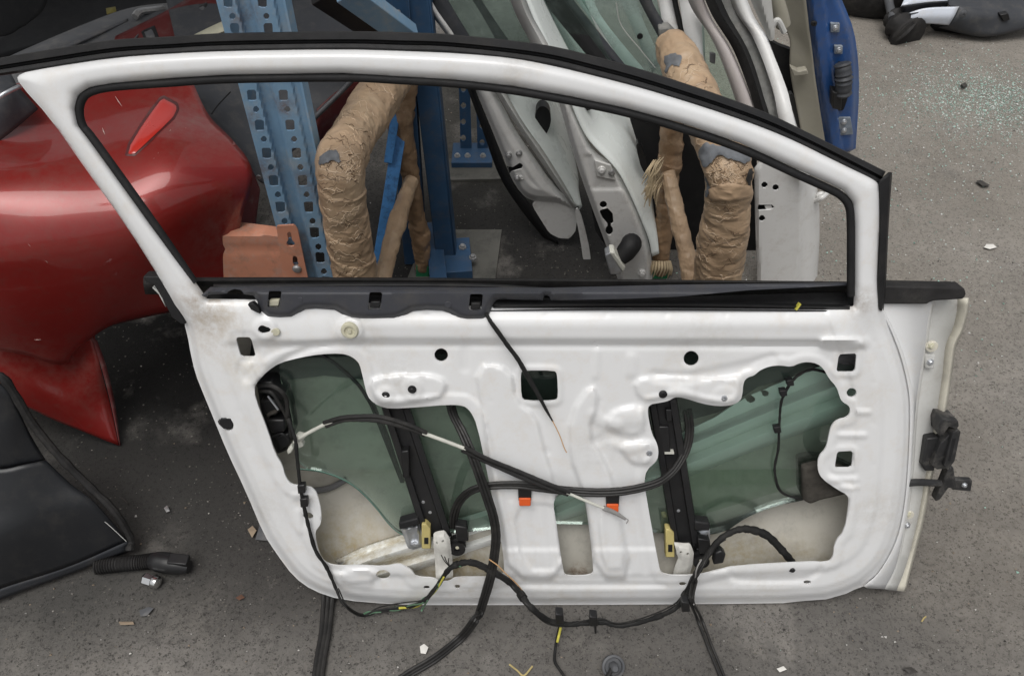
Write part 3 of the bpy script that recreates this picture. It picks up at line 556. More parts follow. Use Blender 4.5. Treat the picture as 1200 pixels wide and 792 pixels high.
# check strap and harness connector on the hinge side
cs = tube('check_strap', dpath(DP, [(1055, 567, -.03), (1075, 565, -.03), (1102, 566, -.034)]), .0065, DUSTP, door)
prism('strap_bracket', [(1113, 547), (1107, 562), (1096, 588), (1102, 586), (1112, 572), (1122, 574), (1118, 548)], DP, -.05, -.03, DUSTP, door, .003)
tb = prism('strap_tab', [(1116, 562), (1116, 574), (1138, 576), (1140, 563)], DP, -.048, -.036, DUSTP, door, .002); stud('strap_bolt', 1130, 568, 3.6, DP, -.036, BOLT, ZINC, tb, hexa=True)
cb = prism('harness_plug', [(1102, 520), (1092, 545), (1098, 550), (1112, 549), (1121, 520), (1124, 508), (1112, 510)], DP, -.065, -.028, DUSTP, door, .0012)
prism('plug_shell', [(1117, 507), (1106, 546), (1111, 551), (1119, 540), (1126, 506), (1123, 503)], DP, -.06, -.02, DUSTP, cb, .001)
prism('plug_lever', [(1101, 498), (1104, 491), (1123, 493), (1124, 499), (1121, 503), (1112, 500), (1106, 509), (1101, 511)], DP, -.06, -.024, DUSTP, cb, .0012)
prism('plug_pins', [(1116, 513), (1111, 540), (1114, 541), (1121, 513)], DP, -.03, -.0195, RUBBER, cb, .001)
prism('plug_boot', [(1086, 508+6), (1080, 545), (1084, 552), (1095, 552), (1103, 520), (1100, 512)], DP, -.07, -.04, DUSTP, cb, .0025)
# ------------------------------------------------------------------ cables on the door
def cable(name, pts, r, mat=None, n=1, parent=None, pl=DP, gap=.95, jt=0, seg=8):
    P = crom(dpath(pl, pts), 7); T = np.gradient(P, axis=0); s = np.cross(T, pl.n); s /= np.linalg.norm(s, axis=1)[:, None]+1e-9; mb = MB(); rl = r; r = float(np.mean(r))
    for k in range(n):
        Q = P+s*((k-(n-1)/2)*2*r*gap)
        if n > 1: Q = Q+pl.n*np.sin(np.linspace(0, 9, len(P))+k*2)[:, None]*r*.35
        rad = r*(1+.05*np.sin(np.arange(len(Q))*2.1+k)) if np.ndim(rl) == 0 else np.interp(np.linspace(0, 1, len(Q)), np.linspace(0, 1, len(rl)), rl)
        if jt: rad = rad*(1+jt*np.array([mnoise.noise(Vector((i*.6, k*3, r*999))) for i in range(len(Q))]))
        mb.add(*tube_geo(Q, rad, seg))
    return mb.ob(name, mat or CABLE, parent or door)
c = cable('release_cable', [(381, 497, .018), (400, 491, .026), (420, 490, .03), (447, 491, .03), (480, 500, .028), (499, 508.5, .026)], .0036, n=2)
cable('cable_core', [(345, 518, -.01), (358, 509, .004), (381, 497, .018), (390, 494, .022)], .0032, WHITEP, parent=c)
cable('cable_core', [(495, 507, .026), (520, 516, .025), (546, 526, .022)], .0032, WHITEP, parent=c)
prism('cable_joiner', [(344, 515), (350, 526), (356, 523), (353, 518), (358, 513), (348, 510)], DP, -.02, -.005, WHITEP, c, .002)
c = cable('lock_cable', [(543, 525, .022), (570, 539, .022), (600, 552, .022), (633, 565, .024), (667, 578, .025)], .0038, n=2)
cable('cable_core', [(664, 577, .025), (690, 588, .022), (712, 597, .02)], .0026, WHITEP, parent=c); cable('cable_end', [(707, 595, .02), (720, 600, .02), (733, 608, .02)], [.0045, .004, .0025], SILVERSL, parent=c)
cable('cable_wire', [(730, 606, .02), (736, 609, .02), (734, 613, .018)], .0009, SILVERSL, parent=c)
cable('regulator_cable', [(532, 618, -.03), (532, 605, -.02), (538, 588, .0), (552, 575, .015), (574, 569, .018), (607, 568, .02), (633, 571, .018), (667, 575, .014), (700, 577, .018), (733, 575, .018), (767, 567, .01), (785, 556, -.004), (797, 541, -.018), (805, 524, -.028), (808, 506, -.034), (807, 490, -.038), (805, 480, -.04)], .0032, n=3, gap=.8)
cable('door_loom', [(526, 462, -.055), (531, 485, -.03), (543, 509, .0), (556, 540, .022), (572, 586, .03), (579, 610, .032), (581, 635, .032), (575, 675, .034), (563, 715, .03)], .0033, n=3, gap=.8)
gl0 = DP(563, 715, .03)
gp2 = np.vstack([[DP(575, 675, .034)], [gl0], [at(556, 727, .632)], G(np.array([540, 510, 480, 455]), np.array([747, 771, 789, 806]), .006)])
P = crom(gp2, 8); s_ = np.cross(np.gradient(P, axis=0), A(0, -.7, .7)); s_ /= np.linalg.norm(s_, axis=1)[:, None]; mb = MB()
for k in (-1, 0, 1): mb.add(*tube_geo(P+s_*k*.0053, .0033, 8))
mb.ob('loom_tail', CABLE, door)
hn = cable('wiring_harness', [(338, 490, -.01), (346, 515, .004), (348, 535, .008), (352, 571, .012), (356, 592, .014), (362, 618, .014), (370, 645, .014), (383, 665, .012), (394, 690, .01)], .0033, TAPE, jt=.35)
for x, y in ((353, 574), (356, 590)): prism('harness_clip', [(x-5, y-5), (x-4, y+5), (x+5, y+4), (x+4, y-6)], DP, .008, .02, BLACKP, hn, .002)
Yf = lambda x, y, h: G(x, y, h)
pts = [DP(394, 690, .01), at(403, 708, .655), G(425, 720.5, .012), G(443, 716, .012), G(477, 711, .02), at(497, 703, .645), DP(513, 685, .02), DP(527, 666, .028), DP(543, 659, .03), DP(560, 661, .03), DP(587, 675, .03), DP(604, 688, .028), at(620, 709, .64), at(640, 725, .635), at(662, 731, .634), at(683, 730, .635), at(707, 729, .635), at(727, 733, .632), at(760, 726, .636), at(790, 713, .64), DP(803, 697, .03), DP(816, 672, .028), DP(826, 655, .018), DP(838, 638, .01), DP(850, 627, .006), DP(867, 620, .004), DP(883, 621, .002), DP(900, 628, 0), DP(917, 645, -.01), DP(928, 658, -.025)]
L_ = [.0026]*4+[.003, .0034, .004, .005, .0055, .006, .0062, .0062, .006, .0055, .005, .0045, .0045, .0042, .0042, .0045, .006, .006, .0058, .0056, .0056, .006, .0072, .0074, .0072, .007]
P = crom(pts, 8); rr = np.interp(np.linspace(0, 1, len(P)), np.linspace(0, 1, len(L_)), L_)*(1+.16*np.array([mnoise.noise(Vector((i*.8, 1, 2))) for i in range(len(P))]))
rr = rr*(1+.07*np.sign(np.sin(np.arange(len(P))*1.3))); V, F = tube_geo(P, rr, 10); main = ob('wiring_harness', V, F, TAPE, door)
mb = MB()
for k in range(3):
    q = crom(pts[2:9], 10); q = q+np.array([[mnoise.noise(Vector((i*.15, k*7.7, j*5)))*.006 for j in range(3)] for i in range(len(q))]); mb.add(*tube_geo(q, .0016, 6))
mb.ob('loose_wires', GREENW, main)
tube('yellow_wire', [pts[5], pts[4]+A(.02, 0, .004), pts[4]+A(-.015, -.004, .004)], .0022, YELW, main); tube('yellow_wire', [DP(520, 676, .03), DP(512, 690, .022), DP(503, 700, .018)], .0018, YELW, main)
tube('dark_tail', [DP(514, 684, .024), DP(503, 700, .026), at(494, 715, .63)], .0018, GREENW, main)
tube('tan_wire', [DP(573, 655, .042), DP(583, 662, .043), DP(593, 672, .04), DP(604, 682, .034), DP(614, 694, .03)], .0011, COPPER, main)
for k, dx in enumerate((-6, -2, 3)): tube('cut_wire', [DP(527, 664, .03), DP(524+dx*.5, 657, .036), DP(523+dx, 650+k*2, .04)], .0009, CABLE, main)
for x, y, Y in ((656, 726, .626), (696, 729, .628), (804, 712, .632)): prism('harness_clip', [(x-5, y-6), (x-5, y+5), (x+5, y+5), (x+4, y-5)], VY(Y), -.012, .004, BLACKP, main, .002)
for x, y in ((452, 714), (484, 709), (534, 662), (575, 668), (612, 699), (770, 722), (802, 698)):
    k_ = int(np.argmin(np.linalg.norm(P-CAM-np.array([ray(x, y)*t for t in [1]])[0]/np.linalg.norm(ray(x, y))*np.linalg.norm(P-CAM, axis=1)[:, None], axis=1))); k_ = min(max(k_, 1), len(P)-3)
    tube('tape_band', [P[k_-1], P[k_], P[k_+1]], rr[k_]*1.18, TAPE, main, 9, 3)
mb = MB()
for k in range(3):
    q = P[:len(P)-40]; q = q+np.array([[mnoise.noise(Vector((i*.05, k*5.3, j*9)))*.011+(.004 if j == 2 else 0) for j in range(3)] for i in range(len(q))]); mb.add(*tube_geo(q, .0013, 5))
mb.ob('loose_wires', CABLE, main)
tube('harness_strap', [at(697, 722, .63), at(698, 741, .627)], .0022, BLACKP, main)
prism('loom_block', [(838, 648), (836, 662), (848, 660), (851, 650), (846, 645)], DP, -.006, .012, BLACKP, main, .003)
br = tube('harness_branch', [at(656, 733, .634), at(653, 746, .626), G(651, 758, .02), G(650, 774, .008), G(655, 783, .006), G(664, 797, .006), G(668, 812, .005)], .0028, TAPE, main)
tube('yellow_wire', [at(657, 735, .63), at(655, 744, .622), G(653, 752, .026)], .0024, YELW, br)
mb = MB()
for k in (0, 1):
    mb.add(*tube_geo(crom([DP(812+k*4, 680, .03), at(809+k*3, 703, .635), G(816+k*5, 722, .016), G(829+k*5, 756, .006), G(846+k*5, 798, .005), G(854+k*5, 820, .005)], 8), .0028, 8))
mb.ob('ground_wires', CABLE, main)
tube('thin_wire', [DP(822, 655, .03), DP(816, 668, .036), DP(814, 690, .034), at(813, 708, .63)], .0013, SILVERSL, main)
# thin antenna lead across the panel
c = cable('drain_lead', [(569, 366, .01), (575, 377, .018), (583, 388, .02), (595, 405, .016), (607, 421, .014), (619, 442, .013), (630, 461, .012), (640, 480, .012), (648, 494, .012)], [.0028, .0032, .0036, .0036, .0036, .004, .0035, .0025, .0012], TAPE, jt=.15)
cable('tan_wire', [(646, 490, .012), (655, 508, .014), (661, 524, .014), (664, 530, .013)], .0009, COPPER, parent=c)
c = cable('handle_lead', [(968, 436, -.03), (952, 433, -.03), (938, 438, -.03), (928, 447, -.028), (920, 460, -.028), (915, 474, -.028), (913, 503, -.03), (912, 526, -.03), (908, 546, -.03), (909, 560, -.03), (913, 573, -.032), (922, 580, -.034), (940, 585, -.038)], .0024, TAPE, jt=.3)
for x, y in ((919, 461), (912, 504), (927, 449)): prism('lead_clip', [(x-5, y-3), (x-4, y+4), (x+4, y+3), (x+3, y-4)], DP, -.034, -.022, BLACKP, c, .001)
cable('glass_cable', [(374, 414, -.04), (390, 424, -.04), (403, 434, -.04), (421, 452, -.04), (436, 476, -.042), (452, 505, -.044), (470, 560, -.044)], .0032, BLACKP)
# handle bowl seen through the glass in the left opening
tube('speaker_ring', dpath(DP, [(330, 572, -.1), (360, 575, -.1), (385, 572, -.1), (405, 562, -.1)]), .006, DARKGREY, door)
# ------------------------------------------------------------------ rack
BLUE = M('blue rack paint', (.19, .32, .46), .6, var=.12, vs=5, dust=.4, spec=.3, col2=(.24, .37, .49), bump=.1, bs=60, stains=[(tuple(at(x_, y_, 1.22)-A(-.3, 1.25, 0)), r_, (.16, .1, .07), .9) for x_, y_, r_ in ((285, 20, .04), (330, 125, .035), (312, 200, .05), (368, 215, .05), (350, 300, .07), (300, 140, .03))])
BLUED = M('dark blue rack paint', (.03, .075, .15), .55, var=.25, vs=7, dust=.1, spec=.35)  # darker blue for the rear posts, plates and rails
BLUEB = M('bright blue brace paint', (.06, .22, .5), .5, var=.2, vs=25, col2=(.02, .06, .14), mixs=60)
SALMON = M('faded orange beam paint', (.62, .27, .17), .55, var=.1, vs=9, dust=.45, col2=(.4, .2, .13), mixs=30)
STEEL = M('bolt steel', (.42, .42, .42), .42, metal=.7, var=.2, vs=40, dust=.3)
BOARD = M('shade shelf board', (.09, .07, .05), .8, var=.3, vs=4)
rack = thing('pallet_rack', 'blue slotted steel rack with perforated upright and orange beam behind the white door', 'rack', (-.3, 1.25, 0))
fp = VY(1.22)
def lin(x0, y0, x1, y1): return lambda y: x0+(x1-x0)*(y-y0)/(y1-y0)
lx, rx = lin(253, 0, 323, 264), lin(331, 0, 368, 177)
po = [(lx(y), y) for y in (-150, 100, 300, 470)]+[(rx(y), y) for y in (470, 300, 100, -150)]
ph = []
for y in (-62, -30, 3, 34, 72, 112, 147, 180, 212, 243, 273, 302, 331, 360, 388):
    for f in (.165, .68):
        x = lx(y)+(rx(y)-lx(y))*f; h = 6.5; ph.append(np.array([(x-5.5, y-h), (x-4, y+h), (x+6, y+h), (x+5.5, y-h)]))
        x2 = lx(y+16.5)+(rx(y+16.5)-lx(y+16.5))*(f+.02); ph.append(circ(x2, y+16.5, 3.8, 4.2, 12))
def post_w(x, y, do, dh):
    f = (x-lx(y))/(rx(y)-lx(y)); return -.014*sstep(.29, .34, f)*sstep(.56, .51, f)-.006*sstep(.86, .9, f)
post = sheet('upright_post', [po]+ph, fp, BLUE, rack, post_w, step=2.5, thick=.003)
b0, t0 = fp(lx(470), 470), fp(lx(-150), -150); b1, t1 = fp(rx(470), 470), fp(rx(-150), -150)
for n_, (b, t) in enumerate(((b0, t0), (b1, t1))):
    dd = .1 if n_ == 0 else .022; V = np.array([b, t, t+A(.004, dd, 0), b+A(.004, dd, 0)]); ob('post_flange', V, [(0, 1, 2, 3)], BLUE, post, solid=.004, smooth=False)
def bar(name, a, b, wx, wy, mat, parent, up=None, bevel=.002):
    a, b = np.array(a, float), np.array(b, float); t = (b-a)/np.linalg.norm(b-a); u = np.cross(t, A(0, 1, .1)) if up is None else np.cross(t, up); u /= np.linalg.norm(u); v = np.cross(t, u)
    V = [p+u*sx*wx/2+v*sy*wy/2 for p in (a, b) for sx, sy in ((-1, -1), (1, -1), (1, 1), (-1, 1))]
    return ob(name, V, [(0, 1, 2, 3), (7, 6, 5, 4), (0, 4, 5, 1), (1, 5, 6, 2), (2, 6, 7, 3), (3, 7, 4, 0)], mat, parent, bevel=bevel, sharp=30)
bp = at(524, 298, 1.72); bp[2] = 0
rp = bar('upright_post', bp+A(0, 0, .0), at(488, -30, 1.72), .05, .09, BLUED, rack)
bar('post_flange', bp+A(.027, -.02, 0), at(488, -30, 1.72)+A(.027, -.02, 0), .004, .05, BLUED, rp)
for y in (15, 25, 42): stud('post_bolt', 465+y*.1, y, 3, VY(1.66), 0, BOLT, STEEL, rp)
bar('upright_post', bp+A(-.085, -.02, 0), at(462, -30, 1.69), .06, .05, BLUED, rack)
bar('base_plate', G(505, 305, .02), G(552, 302, .02), .14, .03, BLUED, rack, up=A(0, 0, 1))
def gstud(x, y, r, parent, mat=STEEL, h=.02, pr=BOLT): return stud('foot_bolt', x, y, r, Plane((0, 0, h), (0, 0, 1)), 0, pr, mat, parent, hexa=True)
gstud(542, 290, 5, rack, h=.036); gstud(554, 302, 5, rack, h=.036)
bar('base_rail', G(508, 268, .03), G(515, 340, .03), .045, .05, BLUED, rack, up=A(0, 0, 1))
bar('brace', at(474, 120, 1.68), at(438, 345, 1.45), .03, .03, BLUEB, rack)
bar('brace', at(405, -12, 1.5), at(478, 42, 1.62), .05, .03, BLUE, rack); bar('brace', at(380, -12, 1.52), at(468, 48, 1.66), .07, .03, BLACKM, rack)
bar('brace', at(470, 90, 1.68), at(455, 190, 1.6), .02, .03, BLUEB, rack)
# orange beam with its hooked end plate
bm = fp
sheet('rack_beam', [[(120, 262), (120, 345), (352, 345), (346, 280), (290, 273), (250, 268)]], Plane((0, 1.245, 0), (0, -1, 0)), SALMON, rack, lambda x, y, do, dh: .0-.012*sstep(276, 272, y)-.003*np.exp(-((y-292)/4)**2), step=5, thick=.03)
ep = sheet('beam_end_plate', [np.array([(324, 265), (345, 264), (349, 270), (362, 332), (360, 360), (336, 360)]), np.array([(336, 272), (341, 272), (342, 281), (346, 285), (344, 289), (338, 289), (335, 285), (338, 281)]), np.array([(343, 300), (348, 300), (349, 307), (351, 312), (345, 313), (343, 308)]), np.array([(350, 326), (355, 326), (356, 336), (352, 340), (349, 335)])], fp, SALMON, rack, flat(.012), step=2, thick=.004)
stud('hook_bolt', 348, 315, 5.5, fp, .012, [(.01, -.4), (1, -.4), (1, .2), (.7, .5), (.01, .6)], STEEL, ep)
# unseen shelf added above the frame to shade the bay below
bar('shade_shelf_deck', A(-2.6, 1.95, 1.95), A(-.38, 1.95, 1.95), .06, 1.5, BOARD, rack, up=A(0, 1, 0))
bar('shade_shelf_beam', A(-2.6, 1.25, 1.87), A(-.38, 1.25, 1.87), .1, .05, SALMON, rack, up=A(0, 1, 0))
# far rack foot
fr = thing('pallet_rack', 'dark blue rack foot bolted to a slab in the far gap beside the leaning doors', 'rack', tuple(G(545, 184)))
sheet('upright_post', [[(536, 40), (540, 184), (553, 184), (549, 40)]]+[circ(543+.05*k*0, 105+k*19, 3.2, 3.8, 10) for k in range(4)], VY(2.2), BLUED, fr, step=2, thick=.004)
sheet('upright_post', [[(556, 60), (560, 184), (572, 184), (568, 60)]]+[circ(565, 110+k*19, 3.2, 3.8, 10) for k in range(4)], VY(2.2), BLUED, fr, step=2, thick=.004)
bar('base_plate', G(530, 182, .015), G(577, 182, .015), .11, .02, BLUED, fr, up=A(0, 0, 1))
for x in (536, 548, 566): gstud(x, 183, 4, fr, h=.026)
CONC = M('grimy concrete slab', (.115, .112, .1), .85, var=.25, vs=6, bump=.4, bs=80, col2=(.05, .05, .045))
def slab(q, h, mat):
    t = np.array([G(x, y, h) for x, y in q]); b = t.copy(); b[:, 2] = -.01; n = len(q)
    return setp(ob('concrete_slab', np.vstack([t, b]), [list(range(n))[::-1] if np.cross(t[1]-t[0], t[2]-t[1])[2] < 0 else list(range(n))]+[(i, (i+1) % n, (i+1) % n+n, i+n) for i in range(n)], mat, smooth=False), kind='structure')
slab([(523, 186), (523, 211), (615, 209), (600, 184)], .006, CONC)
DMAT = M('oily rubber mat', (.02, .02, .02), .75, var=.3, vs=8, dust=.05)
slab([(500, 269), (588, 269), (578, 345), (470, 345)], .006, CONC)
# ------------------------------------------------------------------ padded stands
def card_mat():
    m = M('parcel tape and cardboard', (.40, .28, .18), .42, var=.25, vs=12, col2=(.50, .375, .25), mixs=14, spec=.4, streak=None)
    t = m.node_tree; N = t.nodes; L = t.links; p = N['Principled BSDF']; tc = N['Texture Coordinate']
    mp = N.new('ShaderNodeMapping'); mp.inputs['Scale'].default_value = (1, 1.2, 2.3); L.new(tc.outputs['Object'], mp.inputs[0])
    def rid(sc, det):
        n = N.new('ShaderNodeTexNoise'); n.noise_type = 'RIDGED_MULTIFRACTAL'; n.inputs['Scale'].default_value = sc; n.inputs['Detail'].default_value = det; n.inputs['Roughness'].default_value = .45; L.new(mp.outputs[0], n.inputs['Vector']); return n.outputs[0]
    r1, r2 = rid(20, 3), rid(46, 2)
    s = N.new('ShaderNodeMath'); s.operation = 'MULTIPLY_ADD'; L.new(r2, s.inputs[0]); s.inputs[1].default_value = .45; L.new(r1, s.inputs[2])
    b = N.new('ShaderNodeBump'); b.inputs['Strength'].default_value = .9; b.inputs['Distance'].default_value = .005; L.new(s.outputs[0], b.inputs['Height']); L.new(b.outputs[0], p.inputs['Normal'])
    src = p.inputs['Base Color'].links[0].from_socket; mx = N.new('ShaderNodeMix'); mx.data_type = 'RGBA'; iv = N.new('ShaderNodeMapRange'); iv.inputs[1].default_value = 1.15; iv.inputs[2].default_value = 1.7; iv.inputs[4].default_value = .45
    L.new(r1, iv.inputs[0]); L.new(iv.outputs[0], mx.inputs[0]); L.new(src, mx.inputs[6]); mx.inputs[7].default_value = (.66, .5, .34, 1); L.new(mx.outputs[2], p.inputs['Base Color'])  # ridges tinted paler, a crease highlight put into the colour
    return m
CARD = card_mat(); CARDD = M('brown parcel tape', (.26, .165, .095), .38, var=.3, vs=12, bump=.9, bs=45, col2=(.38, .26, .16), spec=.5)
STRAW = M('frayed paper', (.5, .4, .26), .8, var=.2, vs=30); GREYT = M('torn grey pipe lagging', (.15, .16, .175), .7, var=.35, vs=30, bump=.8, bs=60, dust=.2)
GREENP = M('green painted foot', (.02, .16, .07), .5, var=.25, vs=30)
def wrapjit(seed, amp, f=22, tape=1, turns=13):
    def j(ring, c, t, th):
        out = ring.copy()
        for i, p in enumerate(ring):
            d = p-c; r = np.linalg.norm(d); q = Vector(p*f)+Vector((seed, 0, 0))
            ph = t*turns+th[i]/6.2832+.35*mnoise.noise(q*.45)+.12*mnoise.noise(q*1.3); fr = ph-math.floor(ph); lay = math.floor(ph)
            step = (1-fr)*.0022*(.5+.5*mnoise.cell(Vector((lay, seed, 0))))
            qa = Vector((q.x*1.1, q.y*1.1, q.z*1.25)); fold = (abs(mnoise.noise(qa*.75))-.25)*amp*1.5-(abs(mnoise.noise(qa*1.7+Vector((9, 3, 1))))-.25)*amp*.75+mnoise.noise(q*.35)*amp*.7
            out[i] = c+d*(1+(step+fold)/r)
        return out
    return j
def wrapjit_old(seed, amp, f=22, tape=1):
    def j(ring, c, t, th):
        out = ring.copy()
        for i, p in enumerate(ring):
            d = p-c; r = np.linalg.norm(d)
            q = Vector(p*f)+Vector((seed, 0, 0)); a = mnoise.noise(q*.6)*amp*.8; b = abs(mnoise.noise(q*2.3))*amp*-.9
            k = mnoise.noise(Vector((t*46+math.sin(th[i]+seed)*1.3, seed, math.cos(th[i])*.6)))
            s = (1 if k > .05 else -.4)*amp*.22*tape
            out[i] = c+d*(1+(a+b+s-.3*amp)/r)
        return out
    return j
def wrap(name, pts, r, mat, parent, seed, amp=.004, seg=64, rings=300, f=22, tape=1):
    P = resample(crom(pts, 12), rings); rr = np.interp(np.linspace(0, 1, rings), np.linspace(0, 1, len(r)), r)
    V, F = tube_geo(P, rr, seg, jit=wrapjit(seed, amp, f, tape, max(4, int(np.linalg.norm(np.diff(P, axis=0), axis=1).sum()/.052)))); o = ob(name, V, F, mat, parent, sharp=16); o_bvh[o.name] = BVHTree.FromPolygons(V.tolist(), F); return o
def flap(name, px, py, Y, size, mat, parent, seed, n=7):
    rr = random.Random(seed); V = []; 
    for i in range(n):
        for j in range(n):
            u, v = i/(n-1)-.5, j/(n-1)-.5; e = 1+.35*mnoise.noise(Vector((u*4+seed, v*4, 1)))
            p = at(px+u*size[0]*e, py+v*size[1]*e, Y); z = -.02*max(0, 1-(u*u+v*v)*3)+.012*mnoise.noise(Vector((u*5, v*5, seed)))
            V.append(p+A(0, z, 0))
    return ob(name, V, gridfaces(n, n), mat, parent, solid=.002, sharp=0)
st1 = thing('padded_stand', 'cardboard wrapped stand with bent thick arm next to the blue perforated upright', 'padded stand', (-.3, 1.5, 0), 'cardboard wrapped stands')
arm1 = wrap('padded_arm', [at(482, 62, 1.66), at(462, 88, 1.57), at(438, 122, 1.44), at(420, 150, 1.33), at(406, 174, 1.23), at(399, 188, 1.18), at(399, 204, 1.16), at(403, 240, 1.16), at(410, 285, 1.16), at(418, 330, 1.16), at(430, 400, 1.16)], [.034, .044, .046, .044, .041, .042, .041, .041, .0405, .041, .042], CARD, st1, 3, .004)
wrap('padded_leg', [at(478, 84, 1.68), at(472, 130, 1.66), at(472, 165, 1.655), at(481, 205, 1.65), at(487, 250, 1.645), at(494, 290, 1.64), at(495, 314, 1.64)], [.026, .03, .03, .025, .024, .025, .018], CARDD, st1, 8, .006, 24, 160, 20)
wrap('padded_brace', [at(482, 212, 1.62), at(466, 258, 1.48), at(452, 312, 1.36), at(444, 345, 1.29)], [.017, .019, .019, .019], CARD, st1, 12, .003, 20, 110, 26)
bar('green_foot', at(496, 308, 1.64), at(495, 334, 1.63), .036, .03, GREENP, st1)
st2 = thing('padded_stand', 'cardboard wrapped stand with torn grey top next to the white doors at right', 'padded stand', (.35, 1.45, 0), 'cardboard wrapped stands')
arm2 = wrap('padded_arm', [at(786, 52, 1.66), at(796, 70, 1.6), at(812, 105, 1.52), at(834, 150, 1.42), at(851, 188, 1.35), at(854, 215, 1.335), at(850, 260, 1.335), at(841, 320, 1.335), at(834, 400, 1.335)], [.034, .045, .046, .047, .046, .054, .053, .051, .05], CARD, st2, 21, .005)
wrap('padded_leg', [at(787, 140, 1.67), at(785, 185, 1.66), at(781, 230, 1.65), at(777, 275, 1.645), at(774, 318, 1.64)], [.026, .027, .025, .024, .02], CARDD, st2, 33, .005, 28, 150, 20)
wrap('padded_brace', [at(783, 202, 1.61), at(792, 245, 1.54), at(805, 300, 1.46), at(813, 345, 1.4)], [.016, .02, .021, .021], CARD, st2, 40, .003, 20, 110, 26)
bar('green_foot', at(773, 312, 1.64), at(772, 336, 1.63), .04, .03, GREENP, st2)
for k in range(44):
    rr = random.Random(k); x, y = 764+rr.uniform(-4, 8), 192+rr.uniform(-2, 28)
    tube('paper_shred', [at(x+6, y-6, 1.6), at(x-rr.uniform(0, 4), y+6, 1.58), at(x-rr.uniform(2, 10), y+rr.uniform(14, 26), 1.58)], [.0012, .0024, .0008], STRAW, st2, 5, 4)
for k in range(22): 
    a = k/22*6.28; tube('paper_shred', [at(774+11*math.cos(a), 306, 1.64-.03*math.sin(a)), at(774+13*math.cos(a), 315, 1.635-.035*math.sin(a)), at(774+13*math.cos(a+.3), 322+random.random()*6, 1.635-.03*math.sin(a))], [.003, .0035, .001], STRAW, st2, 5, 4)
# ------------------------------------------------------------------ red bumper cover and its neighbours
RED = M('dark red metallic paint', (.255, .016, .013), .4, var=.08, vs=2.5, coat=.65, dust=0, metal=.25, col2=(.215, .032, .026), mixs=40, spec=.45, rvar=.08, stains=[(tuple(at(x_, y_, Y_)-G(140, 522)), r_, c_, a_) for x_, y_, Y_, r_, c_, a_ in ((240, 110, 1.42, .18, (.25, .12, .1), .6), (60, 180, 1.25, .25, (.2, .07, .06), .5), (270, 260, 1.28, .12, (.28, .16, .14), .6), (20, 420, 1.1, .12, (.3, .12, .1), .5), (110, 450, 1.12, .12, (.25, .12, .1), .5), (150, 340, 1.15, .12, (.22, .06, .05), .5))])
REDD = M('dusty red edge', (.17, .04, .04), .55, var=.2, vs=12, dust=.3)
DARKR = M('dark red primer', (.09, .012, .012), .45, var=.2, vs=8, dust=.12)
REFL = M('red reflector', (.5, .03, .02), .3, var=.05, coat=.6)
CHAR = M('charcoal bumper plastic', (.045, .048, .055), .55, var=.12, vs=10, dust=.12, spec=.4)
CHAR2 = M('grey bumper plastic', (.09, .093, .1), .5, var=.12, vs=10, dust=.22, spec=.4)
NAVY = M('blue black bumper paint', (.0095, .0105, .013), .45, var=.15, vs=6, dust=.035, spec=.45, coat=.15)
VOID = M('black plastic and dark gaps', (.012, .012, .013), .7, var=.4, vs=6, dust=.03, spec=.3)  # near-black, also painted in for the shade in gaps, slots and cavities
rb = thing('bumper_cover', 'glossy dark red bumper cover with slim red reflector leaning at the left', 'bumper', tuple(G(140, 522)))
body = patch('bumper_skin', [
    [(-120, 150, 1.36), (-40, 120, 1.42), (30, 95, 1.47), (110, 82, 1.5), (170, 80, 1.52), (222, 88, 1.52)],
    [(-120, 185, 1.26), (-40, 165, 1.3), (50, 145, 1.36), (130, 130, 1.4), (190, 124, 1.42), (244, 134, 1.44)],
    [(-120, 235, 1.12), (-40, 222, 1.15), (50, 205, 1.2), (130, 190, 1.25), (200, 172, 1.29), (274, 166, 1.36)],
    [(-120, 300, 1.06), (-40, 292, 1.08), (50, 275, 1.11), (130, 258, 1.15), (205, 235, 1.2), (296, 205, 1.3)],
    [(-120, 345, 1.05), (-40, 340, 1.07), (50, 330, 1.095), (130, 312, 1.13), (200, 292, 1.18), (282, 262, 1.27)],
    [(-120, 380, 1.06), (-40, 385, 1.075), (40, 396, 1.1), (95, 397, 1.13), (150, 368, 1.17), (270, 335, 1.25)],
    [(-120, 395, 1.08), (-40, 405, 1.085), (30, 416, 1.1), (76, 427, 1.12), (112, 388, 1.17), (262, 352, 1.25)]], RED, rb, 46, 46, .003, sharp=0)
bvh = o_bvh[body.name]
def onpoly(name, poly, bv, off, mat, parent, thick=.003, bevel=.0):
    """plate moulded onto a curved skin: a fine sheet that follows the surface at a given offset"""
    class On(Plane):
        def __call__(s, px, py, w=0):
            out = []
            for x, y in zip(np.ravel(px), np.ravel(py)):
                p = on(bv, float(x), float(y), off); out.append(p if p is not None else (out[-1] if out else s.p))
            return np.array(out)+s.n*np.ravel(np.broadcast_to(w, np.shape(px)))[:, None]
    p = next(q for q in (on(bv, *c) for c in [np.mean(poly, 0)]+list(poly)) if q is not None); n = CAM-p
    return sheet(name, [np.array(poly, float)], On(p, n), mat, parent, lambda x, y, do, dh: .003*sstep(0, 3, do), step=2, thick=thick)
def torn(poly, n=5, a=1.6, seed=0):
    q = resample(np.array(poly+[poly[0]], float), len(poly)*n)[:-1]; return [(x+a*mnoise.noise(Vector((k*.9, seed, 0)))*1.6, y+a*mnoise.noise(Vector((k*.9, seed, 7)))*1.6) for k, (x, y) in enumerate(q)]
b1, b2 = o_bvh[arm1.name], o_bvh[arm2.name]
onpoly('torn_patch', torn([(373, 194), (374, 184), (383, 177), (394, 175), (398, 182), (398, 191), (390, 187), (382, 191)]), b1, .004, GREYT, st1, .002)
